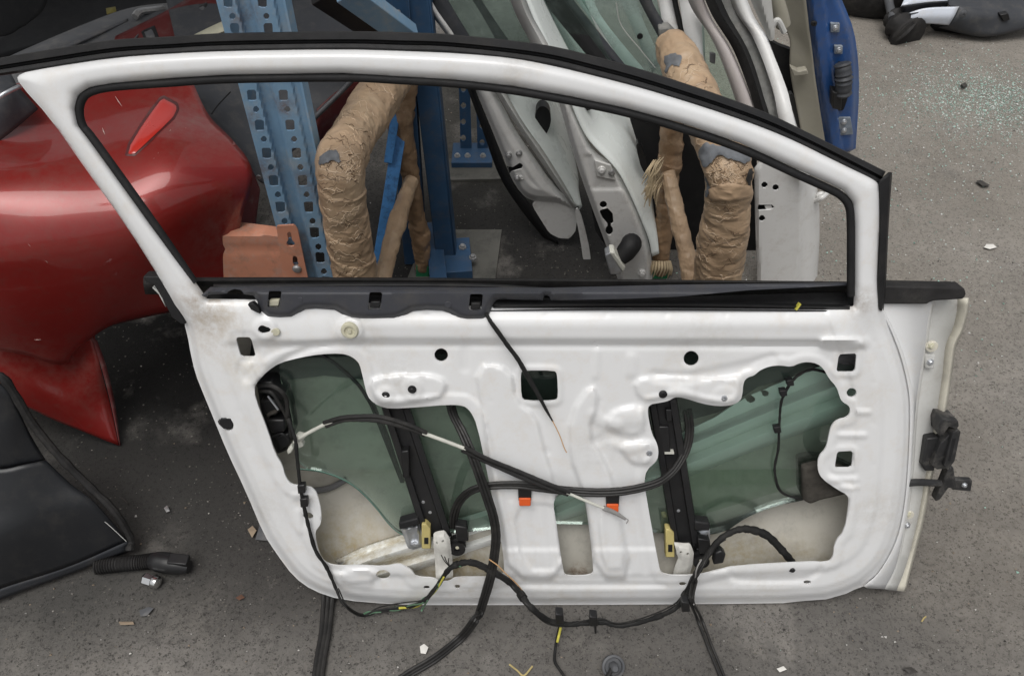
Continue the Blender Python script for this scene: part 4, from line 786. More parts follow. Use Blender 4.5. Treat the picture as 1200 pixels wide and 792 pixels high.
onpoly('torn_patch', torn([(819, 176), (826, 167), (842, 171), (870, 175), (881, 186), (875, 192), (855, 186), (842, 181), (832, 192), (826, 198), (818, 188)], seed=3), b2, .006, GREYT, st2, .003)
onpoly('tape_patch', torn([(878, 198), (889, 196), (890, 206), (879, 220), (874, 210)], seed=5, a=.8), b2, .005, RUBBER2, st2, .002)
onpoly('paper_flap', torn([(830, 222), (850, 214), (882, 218), (886, 230), (858, 236), (832, 236)], seed=11), b2, .009, CARD, st2, .002)
onpoly('torn_patch', torn([(818, 210), (826, 206), (833, 222), (828, 232), (820, 226)], seed=13, a=.8), b2, .004, GREYT, st2, .002)
onpoly('torn_patch', torn([(778, 66), (792, 62), (800, 66), (796, 78), (786, 76), (780, 88)], seed=17), b2, .003, GREYT, st2, .002)
CRE = M('pale paper crease', (.56, .43, .3), .5, var=.15); CRD = M('dark paper crease', (.13, .085, .05), .6, var=.2)
def creases(st, bv, spine, half, n, seed):
    rr = random.Random(seed); sp = resample(crom(spine, 8), 200)
    for mat, nn in ((CRE, n), (CRD, n//2)):
        mb = MB()
        for _ in range(nn):
            i = rr.randrange(4, 195); p = sp[i]; t = sp[i+3]-sp[i-3]; t /= np.linalg.norm(t); u = A(-t[1], t[0]); tilt = rr.uniform(-.5, .5); d = u+t*tilt
            a, ln = rr.uniform(-1, .6)*half, rr.uniform(.25, 1.0)*half; ph = rr.random()*9; pts = []
            for k in range(9):
                q = p+d*(a+ln*k/8)+t*(2.2*math.sin(k*.9+ph)+1.3*math.sin(k*2.3+ph)); h = on(bv, q[0], q[1], .0003)
                if h is None: break
                pts.append(h)
            if len(pts) > 3 and np.max(np.linalg.norm(np.diff(pts, axis=0), axis=1)) < .03:
                w_ = rr.uniform(.0005, .0011); mb.add(*tube_geo(np.array(pts), np.array([w_*math.sin(math.pi*(k+.4)/(len(pts)-.2)) for k in range(len(pts))]), 4))
        if mb.n: setp(mb.ob('paper_crease', mat, st), kind='stuff')
creases(st1, b1, [(462, 88), (432, 132), (402, 180), (404, 250), (418, 330)], 36, 95, 1)
creases(st2, b2, [(792, 66), (812, 105), (850, 188), (850, 250), (840, 335)], 34, 95, 2)
creases(st2, b2, [(834, 196), (850, 200), (868, 204), (884, 212)], 22, 70, 5); creases(st1, b1, [(380, 186), (400, 196), (430, 200)], 20, 40, 6)
rf = [(150, 181), (153, 170), (165, 150), (176, 134), (188, 118), (192, 116), (206, 123), (207, 128), (203, 137), (190, 150), (172, 167), (158, 180)]
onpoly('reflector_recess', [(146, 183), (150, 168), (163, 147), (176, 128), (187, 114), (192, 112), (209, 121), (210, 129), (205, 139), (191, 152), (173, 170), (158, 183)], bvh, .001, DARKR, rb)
onpoly('reflector', rf, bvh, .005, REFL, rb, .006, .0015)
patch('bumper_return', [[(274, 166, 1.355), (290, 186, 1.345), (305, 222, 1.36)], [(262, 200, 1.30), (278, 220, 1.31), (300, 262, 1.33)], [(250, 262, 1.245), (270, 280, 1.27), (297, 305, 1.29)], [(242, 330, 1.23), (258, 335, 1.25), (276, 330, 1.27)]], REDD, rb, 20, 14, .003)
lip = patch('lower_lip', [[(-120, 370, 1.13), (0, 374, 1.14), (76, 405, 1.15), (108, 376, 1.19)], [(-120, 420, 1.10), (0, 420, 1.115), (80, 446, 1.13), (116, 425, 1.15)], [(-120, 440, 1.08), (0, 444, 1.095), (85, 478, 1.1), (128, 470, 1.13)], [(-120, 470, 1.06), (0, 468, 1.08), (70, 495, 1.085), (139, 522, 1.065)]], RED, rb, 24, 24, .003)
loft('lip_edge', [ypath([(106, 394, 1.16), (117, 425, 1.15), (129, 470, 1.13), (140, 522, 1.065)]), ypath([(113, 398, 1.165), (124, 428, 1.155), (134, 472, 1.135), (140, 520, 1.075)])], REDD, rb, n=20)
# scratches on the red paint
SCR = M('pale scratch', (.55, .4, .36), .6, var=.1)
for a, b in (((33, 286), (56, 308)), ((5, 397), (42, 420)), ((48, 384+14), (40, 398)), ((135, 113), (143, 125)), ((120, 150), (123, 158)), ((180, 186), (218, 150)), ((185, 180), (200, 152))):
    p, q = on(bvh, *a, .0006), on(bvh, *b, .0006)
    if p is not None and q is not None: tube('scratch', [p, (p+q)/2+A(0, -.0005, 0), q], [.0002, .0009, .0002], SCR, rb, 5, 3)
# grey bumper leaning behind the red one, seen through the window
gb = thing('bumper_cover', 'charcoal bumper panel behind the red bumper seen through the door window', 'bumper', tuple(G(260, 300)))
patch('bumper_skin', [[(190, -20, 1.95), (330, -15, 1.9), (480, 20, 1.85)], [(215, 88, 1.62), (330, 60, 1.7), (455, 50, 1.75)], [(218, 105, 1.56), (300, 120, 1.6), (420, 105, 1.68)], [(240, 132, 1.5), (300, 170, 1.5), (385, 140, 1.6)], [(272, 165, 1.43), (310, 215, 1.4), (335, 185, 1.5)]], CHAR, gb, 26, 26, .003)
tube('bumper_seam', [at(270, 108, 1.56), at(255, 124, 1.51), at(248, 134, 1.485)], .0015, VOID, gb, 6); 
stud('panel_bolt', 303, 208, 3, VY(1.38), 0, DISC, STEEL, gb)
loft('panel_edge', [ypath([(420, 82, 1.62), (395, 108, 1.57), (366, 136, 1.53)]), ypath([(424, 86, 1.62), (398, 112, 1.57), (368, 141, 1.53)])], CHAR2, gb, n=12, solid=.006)
rd = thing('bumper_cover', 'dark red panel with square sensor sockets above the white door frame', 'bumper', tuple(G(200, 200)))
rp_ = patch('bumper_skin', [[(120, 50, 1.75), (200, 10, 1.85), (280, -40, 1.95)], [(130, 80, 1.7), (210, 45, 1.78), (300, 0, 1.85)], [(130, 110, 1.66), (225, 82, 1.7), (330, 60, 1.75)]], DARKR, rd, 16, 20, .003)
bv = o_bvh[rp_.name]
for cx, cy in ((237, 13), (176, 40)):
    s_ = onpoly('sensor_socket', [(cx-11, cy-3), (cx-4, cy+13), (cx+11, cy+6), (cx+5, cy-10)], bv, .002, BLACKP, rd, .006)
    onpoly('sensor_face', [(cx-7, cy-2), (cx-3, cy+8), (cx+6, cy+4), (cx+2, cy-6)], bv, .005, CHAR2, s_, .004)
loft('pale_moulding', [ypath([(215, 47, 1.7), (250, 30, 1.72), (290, 12, 1.74)]), ypath([(218, 50, 1.69), (262, 37, 1.7), (292, 20, 1.72)]), ypath([(216, 54, 1.7), (262, 44, 1.71), (292, 28, 1.73)])], CREAM, rd, n=20)
rdb = thing('bumper_cover', 'dark maroon panel in shadow between the perforated upright and the wrapped arm', 'bumper', tuple(G(395, 250)))
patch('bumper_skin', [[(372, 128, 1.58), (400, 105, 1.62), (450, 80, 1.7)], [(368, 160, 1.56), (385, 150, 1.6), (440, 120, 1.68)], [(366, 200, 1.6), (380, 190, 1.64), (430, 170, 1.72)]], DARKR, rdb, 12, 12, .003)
tg = thing('bumper_cover', 'long grey bumper lying along the top left above the white door tip', 'bumper', tuple(G(40, 160)))
patch('bumper_skin', [[(-60, 100, 1.62), (20, 62, 1.68), (110, 24, 1.82), (160, 8, 1.92), (222, 2, 2.0)], [(-60, 106, 1.58), (20, 72, 1.62), (100, 44, 1.74), (165, 20, 1.84), (225, 6, 1.94)], [(-60, 130, 1.54), (20, 98, 1.58), (90, 70, 1.68), (150, 44, 1.78), (190, 22, 1.88)], [(-60, 160, 1.5), (20, 128, 1.54), (90, 92, 1.62), (140, 62, 1.7), (165, 36, 1.8)]], CHAR2, tg, 20, 36, .003)
loft('bumper_ridge', [ypath([(-30, 100, 1.57), (55, 62, 1.66), (150, 22, 1.82)]), ypath([(-30, 104, 1.565), (58, 65, 1.655), (150, 26, 1.815)])], CHAR2, tg, n=24, solid=.006)
tube('bumper_rim', ypath([(158, 20, 1.82), (164, 14, 1.84), (180, 12, 1.88), (192, 10, 1.9)]), .008, STEEL, tg)
tl = thing('dark_panel', 'black plastic panel at the left edge beside the tip of the white door frame', 'car part', tuple(G(10, 190)))  # plain dark panel of no known kind
patch('panel_skin', [[(-60, 60, 1.42), (-20, 66, 1.42), (4, 70, 1.42)], [(-60, 85, 1.38), (-10, 88, 1.38), (18, 96, 1.38)], [(-60, 118, 1.34), (0, 108, 1.33), (20, 100, 1.37)], [(-60, 160, 1.3), (0, 136, 1.31), (36, 118, 1.36)], [(-60, 200, 1.28), (0, 165, 1.3), (45, 128, 1.36)]], CHAR, tl, 18, 14, .003)
loft('panel_trim', [ypath([(-40, 132, 1.28), (0, 110, 1.3), (22, 99, 1.33)]), ypath([(-40, 138, 1.275), (0, 116, 1.295), (26, 103, 1.33)])], ZINC, tl, n=12, solid=.004)
# black panels added to suggest dark clutter far back under the added shelf
for k, (net, lab) in enumerate((
    ([[(-80, -60, 2.3), (30, -40, 2.4), (60, -20, 2.45)], [(-80, 0, 2.2), (10, 0, 2.25), (52, 10, 2.3)], [(-80, 40, 2.1), (0, 42, 2.12), (30, 30, 2.2)]], 'black bumper corner hanging at the very top left'),
    ([[(20, -60, 2.7), (140, -60, 2.75), (260, -60, 2.8)], [(20, 10, 2.5), (130, 5, 2.55), (240, -5, 2.6)], [(-40, 80, 2.2), (60, 50, 2.3), (180, 20, 2.4)]], 'black panel in deep shadow at the top behind the grey bumper'))):
    o = thing('dark_panel', lab, 'car part', tuple(G(60+60*k, 120))); patch('panel_skin', net, VOID, o, 14, 18, .004)
setp(ob('yellow_tag', [at(124, 10, 2.1), at(135, 8, 2.1), at(136, 14, 2.08), at(125, 17, 2.08)], [(0, 3, 2, 1)], M('dull yellow label', (.2, .17, .04), .7), solid=.002, loc=at(130, 12, 2.1)), 'small dull yellow scrap in the dark above the grey bumper', 'scrap')
# black bumper, lower left corner
bb = thing('bumper_cover', 'blue black bumper panel with scuffed rubber edge at the lower left', 'bumper', tuple(G(100, 680)))
g1 = G(152, 642); 
fpn = [at(0, 703, .72), G(152, 642)]
patch('bumper_upper', [[(-140, 440, .9), (-60, 440, .905), (0, 450, .91), (20, 478, .9), (34, 506, .89)], [(-140, 500, .868), (-60, 500, .87), (0, 500, .874), (22, 510, .876), (42, 520, .88)], [(-140, 549.5, .832), (-60, 549.5, .835), (0, 550.5, .838), (26, 545.5, .849), (54, 539.5, .867)]], NAVY, bb, 14, 20, .004)
patch('bumper_skin', [[(-140, 549, .826), (-60, 549, .829), (0, 550, .832), (26, 545, .843), (54, 539, .862)], [(-140, 600, .775), (-60, 597, .78), (0, 592, .79), (40, 580, .812), (82, 566, .844)], [(-140, 650, .72), (-60, 640, .735), (0, 630, .75), (60, 610, .79), (112, 590, .825)],
    [(-140, 738, .63), (-60, 715, .667), (0, 690, .705), (80, 664, .752), (149, 634, .80)]], NAVY, bb, 24, 26, .004)
patch('bumper_hem', [[(-140, 738, .63), (-60, 715, .667), (0, 690, .705), (80, 664, .752), (149, 634, .80)], [(-140, 755, .612), (-60, 726, .656), (0, 702, .698), (80, 673, .75), (152, 646, .797)]], CHAR, bb, 4, 26, .004)
ed = [(-10, 436, .92), (8, 448, .915), (38, 496, .895), (70, 535, .872), (105, 570, .85), (135, 600, .828), (152, 630, .81), (152, 645, .79)]
P = crom(ypath(ed), 8); V, F = tube_geo(P, .0075*(1+.35*np.array([mnoise.noise(Vector((i*.45, 0, 0))) for i in range(len(P))])), 8); ob('rubber_edge', V, F, RUBBER2, bb)
tube('scuff_line', ypath([(98, 592, .824), (124, 612, .81), (148, 634, .797)]), .0007, SHUT, bb, 5)
tube('trim_line', ypath([(-60, 500, .866), (-20, 490, .874), (12, 510, .874), (36, 522, .876)]), .0009, CHAR2, bb, 5)
tube('scuff_line', ypath([(82, 656, .77), (96, 656, .768), (110, 657, .772)]), .0006, SHUT, bb, 5)
setp(bb.children[0] if False else bb)
# ------------------------------------------------------------------ leaning doors behind
SILV = M('silver door paint', (.70, .695, .68), .38, metal=.15, var=.05, vs=6, coat=.3, dust=.35)
MINT = M('pale door inner panel', (.84, .885, .86), .28, var=.04, vs=5, coat=.3)
WHT2 = M('white door shell', (.74, .74, .73), .36, var=.04, vs=5, coat=.3, dust=.5)
PINK = M('pinkish grey frame', (.44, .40, .39), .45, var=.06, vs=8, dust=.4)
GSEAL = M('grey foam seal', (.2, .2, .19), .85, var=.3, vs=40, bump=.6, bs=200, dust=.3)
BEIGE = M('beige door card', (.34, .32, .26), .6, var=.1, vs=6, dust=.3)
DBLUE = M('deep blue door paint', (.018, .075, .24), .35, var=.15, vs=5, coat=.6, dust=.1)
WORN = M('worn hinge patch', (.2, .23, .27), .6, var=.3, vs=60, dust=.35)
DGREY = M('door interior shadow grey', (.07, .07, .07), .6, var=.2)
G2 = glassM('background door glass', (.7, .8, .77), dirt_sheen=.16, dcol=(.45, .53, .5)); G3 = glassM('pale sky sheen glass', (.75, .85, .82), dirt_sheen=.42, dcol=(.55, .64, .6))  # pale diffuse film stands in for sky reflections on the rear windows
def vsheet(name, poly, Y, mat, parent, holes=(), w=None, step=3, thick=.004, sm=1): return sheet(name, [chaikin(poly, sm) if sm else np.array(poly)]+[np.array(h) for h in holes], VY(Y), mat, parent, w, step, thick)
# A
dA = thing('car_door_assembly', 'silver leaning door with bolts and slotted latch in its edge, nearest the blue rack', 'car door', tuple(at(650, 279, 1.77)), 'scrap doors leaning in a row')
faceA = [(528, 42), (553, 99), (575, 150), (592, 190), (598, 206), (607, 224), (621, 235), (640, 237), (655, 238), (671, 246), (673, 241), (648, 217), (625, 184), (603, 152), (588, 122), (570, 90), (548, 42)]
slot = [(594, 195), (601, 196), (609, 191), (613, 193), (612, 198), (601, 201), (597, 203)]
vsheet('shut_face', faceA, 1.72, SILV, dA, [slot], lambda x, y, do, dh: -.02*(1-sstep(0, 7, do))+.006*np.exp(-((do-14)/4)**2), step=2)
loft('edge_seal', [dpath(VY(1.72), [(560, 72), (582, 108), (606, 148), (628, 180), (652, 215), (672, 243)], .0), dpath(VY(1.72), [(564, 72), (586, 107), (610, 146), (632, 178), (655, 213), (674, 242)], .012), dpath(VY(1.72), [(568, 72), (590, 106), (613, 145), (636, 177), (658, 212), (675, 242)], -.002)], SHUT, dA, n=30)
for x, y in ((596, 182), (608, 180), (606, 209)): stud('latch_screw', x, y, 4, VY(1.72), .004, BOLT, STEEL, dA)
stud('latch_pin', 612, 208, 4, VY(1.72), .003, PLUG, SILV, dA)
prism('latch_slot', slot, VY(1.72), -.03, -.02, VOID, dA, 0)
vsheet('mirror_base', [(626, 140), (630, 126), (638, 124), (645, 131), (646, 145), (640, 158), (636, 164), (630, 158)], 1.79, BLACKP, dA, step=2, thick=.03)
vsheet('pull_cup', [(578, 92), (598, 92), (597, 108), (590, 113), (582, 106)], 1.72, BLACKP, dA, step=2, thick=.03)
vsheet('lower_edge', [(621, 234), (634, 262), (650, 279), (673, 280), (678, 246), (655, 238)], 1.74, SILV, dA, thick=.01)
vsheet('skin_edge', [(673, 246), (680, 280), (684, 309), (692, 316), (692, 296), (684, 262), (678, 244)], 1.70, SILV, dA, thick=.006)
loft('outer_seal', [ypath([(550, 100, 1.77), (568, 150, 1.77), (588, 205, 1.77), (612, 243, 1.77), (638, 276, 1.77)]), ypath([(556, 98, 1.74), (576, 150, 1.74), (600, 210, 1.74), (624, 242, 1.74), (655, 284, 1.75)])], RUBBER, dA, n=30, solid=.008)
loft('window_frame', [ypath([(490, -20, 1.74), (507, 12, 1.74), (530, 46, 1.74), (553, 99, 1.73)]), ypath([(495, -20, 1.71), (512, 12, 1.71), (535, 46, 1.71), (557, 99, 1.72)])], SILV, dA, n=16, solid=.008)
loft('frame_trim', [ypath([(495, -20, 1.73), (512, 12, 1.73), (540, 55, 1.73)]), ypath([(514, -20, 1.73), (532, 12, 1.73), (558, 55, 1.73)])], CHAR, dA, n=16, solid=.01)
sheet('window_glass', [[(505, -40), (625, -40), (655, 60), (655, 75), (556, 60), (528, 12)]], VY(1.79), G2, dA, step=8, thick=.004)
loft('inner_frame', [ypath([(540, -20, 1.85), (562, 12, 1.84), (590, 62, 1.82)]), ypath([(552, -20, 1.85), (572, 12, 1.84), (606, 62, 1.82)])], VOID, dA, n=12, solid=.01)
# B
dB = thing('car_door_assembly', 'pale leaning door with a black rubber harness boot in its edge, second in the row', 'car door', tuple(at(740, 345, 1.6)), 'scrap doors leaning in a row')
faceB = [(646, 95), (653, 113), (669, 171), (680, 205), (695, 247), (712, 292), (724, 327), (732, 352), (765, 352), (764, 300), (757, 272), (745, 242), (732, 217), (717, 192), (695, 178), (685, 158), (672, 128), (664, 108), (656, 92)]
hb = [circ(707, 240, 4.5, n=12), np.array([(702, 247), (712, 244), (718, 250), (719, 262), (713, 264), (706, 256)]), circ(714, 270, 4.5, 6, n=12)]
def wB(x, y, do, dh): d = near(np.asarray(x), np.asarray(y), [(686, 182), (694, 222), (734, 222), (716, 194), (700, 182)], 30); return -.02*(1-sstep(0, 6, do))-.004*sstep(-2, 2, d)
vsheet('shut_face', faceB, 1.6, SILV, dB, hb, wB, step=2)
vsheet('shut_cavity', [(690, 225), (700, 285), (728, 285), (724, 240)], 1.63, VOID, dB)
loft('window_frame', [ypath([(594, -20, 1.62), (605, 14, 1.62), (622, 48, 1.61), (650, 100, 1.6)]), ypath([(604, -20, 1.6), (615, 14, 1.6), (633, 48, 1.6), (660, 97, 1.59)]), ypath([(608, -20, 1.62), (619, 14, 1.62), (638, 48, 1.61), (664, 96, 1.6)])], SHUT, dB, n=24, solid=.004)
def side(name, L, Rr, bulge, mat, parent):
    a, b = resample(crom(ypath(L), 8), 60), resample(crom(ypath(Rr), 8), 60)
    rows = [a*(1-t)+b*t+A(bulge*math.sin(t*math.pi), -bulge*.3*math.sin(t*math.pi), bulge*math.sin(t*math.pi)) for t in np.linspace(0, 1, 12)]
    return ob(name, np.vstack(rows), gridfaces(12, 60), mat, parent, solid=.003)
side('inner_side', [(608, -20, 1.66), (640, 60, 1.63), (664, 110, 1.61), (688, 162, 1.61), (726, 205, 1.61), (757, 272, 1.61), (764, 300, 1.61)], [(625, -20, 1.86), (700, 82, 1.96), (738, 132, 1.9), (752, 186, 1.8), (760, 212, 1.74), (764, 262, 1.66), (766, 300, 1.62)], .012, MINT, dB)
for q in ([(664, 114), (668, 114), (678, 128), (676, 129)], [(682, 118), (692, 120), (694, 128), (688, 130)], [(632, 42), (634, 40), (638, 53), (636, 53)]): vsheet('trim_slot', q, 1.66, VOID, dB, step=1.5, thick=.02, sm=0)
vsheet('mirror_base', [(745, 172), (748, 166), (756, 182), (760, 205), (752, 200)], 1.66, BLACKP, dB, step=2, thick=.02)
stud('hinge_bolt', 705, 199, 5, VY(1.6), .004, BOLT, SILV, dB); prism('hinge_leaf', [(697, 188), (699, 207), (722, 212), (716, 194)], VY(1.6), -.004, .003, SHUT, dB, .002); stud('hinge_bolt', 752, 320, 5, VY(1.6), .004, BOLT, SILV, dB, hexa=True); stud('hinge_bolt', 717, 203, 4, VY(1.6), .006, PLUG, STEEL, dB)
bt = tube('harness_boot', [at(738, 284, 1.6), at(740, 286, 1.555), at(733, 296, 1.54), at(726, 304, 1.53)], [.022, .026, .025, .019], RUBBER, dB, 16, 6)
prism('plug_end', [(709, 300), (716, 296), (729, 318), (724, 322), (715, 322)], VY(1.52), -.02, .01, ZINC, bt, .003); prism('plug_collar', [(714, 296), (720, 296), (733, 314), (730, 320)], VY(1.52), -.02, .012, WHITEP, bt, .003)
sheet('window_glass', [[(606, -40), (668, -40), (712, 66), (740, 100), (660, 80), (640, 48)]], VY(1.74), G2, dB, step=8, thick=.004)
loft('rear_frame', [ypath([(622, -20, 1.78), (640, 4, 1.77), (690, 66, 1.75), (712, 92, 1.74)]), ypath([(648, -20, 1.78), (664, 4, 1.77), (712, 70, 1.75), (734, 96, 1.74)])], RUBBER, dB, n=20, solid=.02)
loft('edge_trim', [ypath([(648, -20, 1.79), (660, 4, 1.78), (712, 70, 1.76)]), ypath([(658, -20, 1.8), (672, 4, 1.79), (738, 84, 1.76)])], CHAR, dB, n=16, solid=.01)
side('inner_side', [(560, 60, 1.74), (586, 108, 1.73), (610, 150, 1.73), (634, 182, 1.73), (655, 215, 1.73), (672, 243, 1.73)], [(652, 70, 2.1), (658, 116, 2.02), (668, 165, 1.92), (676, 204, 1.83), (677, 225, 1.78), (678, 246, 1.74)], .012, MINT, dA)
# C
dC = thing('car_door_assembly', 'dark leaning door with a large pale green window behind the right wrapped stand', 'car door', tuple(at(800, 345, 1.72)), 'scrap doors leaning in a row')
vsheet('door_skin', [(732, 120), (790, 108), (880, 170), (889, 190), (888, 352), (768, 352), (766, 280), (757, 200)], 1.74, VOID, dC, thick=.03, step=5)
sheet('window_glass', [[(655, -40), (760, -40), (780, 40), (790, 110), (735, 100), (735, 84)]], VY(1.86), G3, dC, step=8, thick=.004)
loft('window_frame', [ypath([(742, -20, 1.84), (757, 10, 1.83), (775, 44, 1.81), (790, 80, 1.78)]), ypath([(756, -20, 1.83), (768, 10, 1.82), (786, 40, 1.8), (798, 70, 1.78)])], CHAR, dC, n=16, solid=.012)
prism('mirror_joint', [(772, 34), (774, 54), (790, 60), (796, 44), (784, 32)], VY(1.78), -.03, .0, GSEAL, dC, .004)
tube('glass_line', ypath([(722, 4, 1.845), (728, 30, 1.845), (750, 58, 1.845), (768, 80, 1.845)]), .0012, SHUT, dC, 5)
loft('far_pillar', [ypath([(660, -20, 2.0), (690, 20, 1.98), (740, 90, 1.95)]), ypath([(690, -20, 2.0), (705, 20, 1.98), (762, 90, 1.95)])], MINT, dC, n=12, solid=.01)
loft('far_pillar', [ypath([(718, -20, 2.02), (735, 20, 2.0), (765, 84, 1.97)]), ypath([(740, -20, 2.02), (752, 20, 2.0), (775, 70, 1.97)])], SHUT, dC, n=12, solid=.01)
stud('glass_hole', 750, 43, 3.5, VY(1.85), 0, DISC, VOID, dC)
# D
dD = thing('car_door_assembly', 'white leaning door with curved black sealed window frame behind the right wrapped stand', 'car door', tuple(at(920, 345, 1.58)), 'scrap doors leaning in a row')
faceD = [(884, 178), (930, 198), (957, 214), (960, 240), (961, 265), (959, 310), (955, 352), (886, 352), (888, 332), (885, 260)]
hd = [circ(896, 217, 4, n=12), circ(909, 220, 4, n=12), np.array([(888, 240), (905, 240), (908, 243), (904, 246), (888, 247)]), circ(893, 256, 4, n=12)]
vsheet('shut_face', faceD, 1.58, WHT2, dD, hd, lambda x, y, do, dh: -.012*sstep(0, 1, (x-(938-((y-250)/60)**2*4))/5)-.05*np.clip((x-938)/24, 0, 1)**2-.01*(1-sstep(0, 4, do)), step=2.5)
vsheet('shut_cavity', [(884, 205), (884, 270), (915, 270), (915, 205)], 1.61, VOID, dD)
prism('latch_lever', [(896, 242), (904, 241), (905, 245), (898, 246)], VY(1.59), 0, .006, SILV, dD, .001)
stud('edge_fitting', 962, 230, 5, VY(1.62), 0, BOLT, SILV, dD); tube('edge_link', [at(955, 236, 1.62), at(963, 232, 1.6), at(970, 226, 1.62)], .006, SILV, dD)
def arc(pts): return ypath(pts)
loft('frame_outer', [arc([(862, -20, 1.78), (868, 5, 1.77), (884, 40, 1.73), (903, 100, 1.65), (918, 150, 1.59), (930, 200, 1.58)]), arc([(868, -20, 1.76), (884, 20, 1.74), (900, 46, 1.71), (920, 103, 1.64), (934, 148, 1.58), (950, 210, 1.57)])], WHT2, dD, n=30, solid=.02)
loft('frame_groove', [arc([(836, -20, 1.78), (848, 20, 1.76), (876, 70, 1.71), (898, 131, 1.62), (906, 160, 1.6)]), arc([(862, -20, 1.79), (868, 8, 1.78), (884, 42, 1.74), (906, 112, 1.65), (915, 160, 1.6)])], GSEAL, dD, n=30, solid=.01)
loft('frame_seal', [arc([(820, -20, 1.78), (836, 18, 1.76), (862, 61, 1.71), (886, 127, 1.62), (894, 160, 1.6)]), arc([(830, -20, 1.75), (846, 18, 1.73), (872, 61, 1.68), (894, 127, 1.6), (901, 160, 1.58)]), arc([(838, -20, 1.78), (853, 18, 1.76), (878, 65, 1.71), (899, 130, 1.62), (907, 160, 1.6)])], RUBBER, dD, n=30, solid=.003)
loft('frame_inner', [arc([(806, -20, 1.8), (815, 8, 1.79), (840, 50, 1.74), (866, 119, 1.66), (876, 160, 1.62)]), arc([(818, -20, 1.77), (833, 20, 1.76), (858, 61, 1.71), (885, 127, 1.63), (893, 160, 1.6)])], PINK, dD, n=30, solid=.012)
sheet('quarter_glass', [[(822, 15), (860, 80), (872, 140), (830, 110), (824, 60)]], VY(1.76), GLASS, dD, step=5, thick=.004)
prism('glass_clip', [(832, 62), (832, 74), (838, 76), (839, 64)], VY(1.75), 0, .008, DARKGREY, dD, .002)
loft('pillar_panel', [arc([(790, -20, 1.84), (796, 4, 1.83), (804, 45, 1.8), (826, 85, 1.76)]), arc([(812, -20, 1.84), (812, 4, 1.83), (824, 24, 1.81), (827, 80, 1.76)])], WHT2, dD, n=16, solid=.012)
loft('pillar_panel', [arc([(768, -20, 1.87), (772, 4, 1.86), (778, 34, 1.84), (790, 60, 1.82)]), arc([(786, -20, 1.87), (788, 4, 1.86), (796, 42, 1.83), (800, 62, 1.82)])], WHT2, dD, n=16, solid=.012)
loft('pillar_seal', [arc([(784, -20, 1.85), (788, 4, 1.845), (797, 44, 1.82)]), arc([(792, -20, 1.85), (794, 4, 1.845), (803, 46, 1.82)])], RUBBER, dD, n=12, solid=.01)
# E
dE = thing('car_door_assembly', 'deep blue door with beige inner card standing at the far end of the row', 'car door', tuple(at(985, 180, 2.2)), 'scrap doors leaning in a row')
faceE = [(940, -20), (944, 4), (950, 55), (956, 95), (966, 160), (970, 185), (1002, 184), (1004, 156), (1007, 110), (1006, 71), (1001, 36), (990, 8), (978, -20)]
vsheet('shut_face', faceE, 2.2, DBLUE, dE, [circ(954, 28, 3.6, n=12)], lambda x, y, do, dh: -.03*(1-sstep(0, 9, do))-.012*sstep(0, 4, x-(964+(y*.12))), step=2.5)
stud('rubber_plug', 954, 28, 3.5, VY(2.2), .0, PLUG, BLACKP, dE)
for x, y, s_ in ((979, 33, 5.5), (983, 59, 5)): 
    q = prism('hinge_plate', [(x-s_, y-s_), (x-s_, y+s_), (x+s_*.9, y+s_), (x+s_, y-s_*.9)], VY(2.2), -.02, -.004, WORN, dE, .002); stud('hinge_bolt', x, y, 3.6, VY(2.2), -.003, BOLT, ZINC, q)
q = prism('hinge_plate', [(982, 138), (984, 159), (1000, 158), (997, 138)], VY(2.2), -.02, -.006, WORN, dE, .002)
for y in (143, 153): stud('hinge_bolt', 989, y, 3.4, VY(2.2), -.004, BOLT, ZINC, q)
vsheet('boot_recess', [(978, 72), (977, 130), (992, 130), (997, 75)], 2.2, VOID, dE, step=2.5, w=flat(-.008))
tube('bellows', [at(987, 74, 2.18), at(989, 92, 2.165), at(988, 112, 2.16)], [.02, .026, .02, .026, .02, .026, .02, .026, .02, .026, .02, .026, .02, .026, .02], CHAR, dE, 14, 8)
prism('boot_plug', [(976, 108), (976, 128), (986, 130), (987, 110)], VY(2.16), -.03, .01, BLACKP, dE, .003)
patch('door_card', [[(905, -20, 2.3), (922, -20, 2.26), (941, -20, 2.21)], [(912, 25, 2.28), (928, 26, 2.25), (947, 30, 2.21)], [(925, 45, 2.26), (938, 52, 2.24), (951, 62, 2.21)], [(926, 85, 2.25), (940, 92, 2.23), (956, 98, 2.21)], [(938, 150, 2.22), (952, 155, 2.215), (966, 160, 2.21)], [(942, 180, 2.22), (955, 184, 2.215), (970, 186, 2.21)]], BEIGE, dE, 30, 12, .004)
prism('arm_pad', [(927, 80), (930, 90), (948, 88), (946, 82), (936, 84)], VY(2.2), -.02, .006, BEIGE, dE, .003)
vsheet('card_pocket', [(893, 40), (908, 52), (936, 62), (946, 150), (935, 150), (912, 90)], 2.3, VOID, dE, thick=.02)
vsheet('card_trim', [(925, 105), (938, 125), (942, 152), (934, 150), (922, 128)], 2.27, DGREY, dE, thick=.02)
hr = thing('side_mirror', 'smooth grey mirror shell hanging at the top between the white frame and the beige card', 'mirror', tuple(at(892, 50, 2.0)))
vsheet('mirror_skin', [(872, -20), (902, -20), (905, 10), (909, 46), (902, 50), (896, 36), (886, 16)], 2.0, SHUT, hr, None or (), lambda x, y, do, dh: .02*sstep(0, 12, do), step=2.5, thick=.02)
tube('mirror_arm', ypath([(906, -10, 2.12), (914, 14, 2.12), (918, 30, 2.12)]), .02, BEIGE, hr, 10); tube('mirror_arm', ypath([(904, 34, 2.1), (911, 24, 2.1), (919, 38, 2.1)]), .008, SHUT, hr, 8)
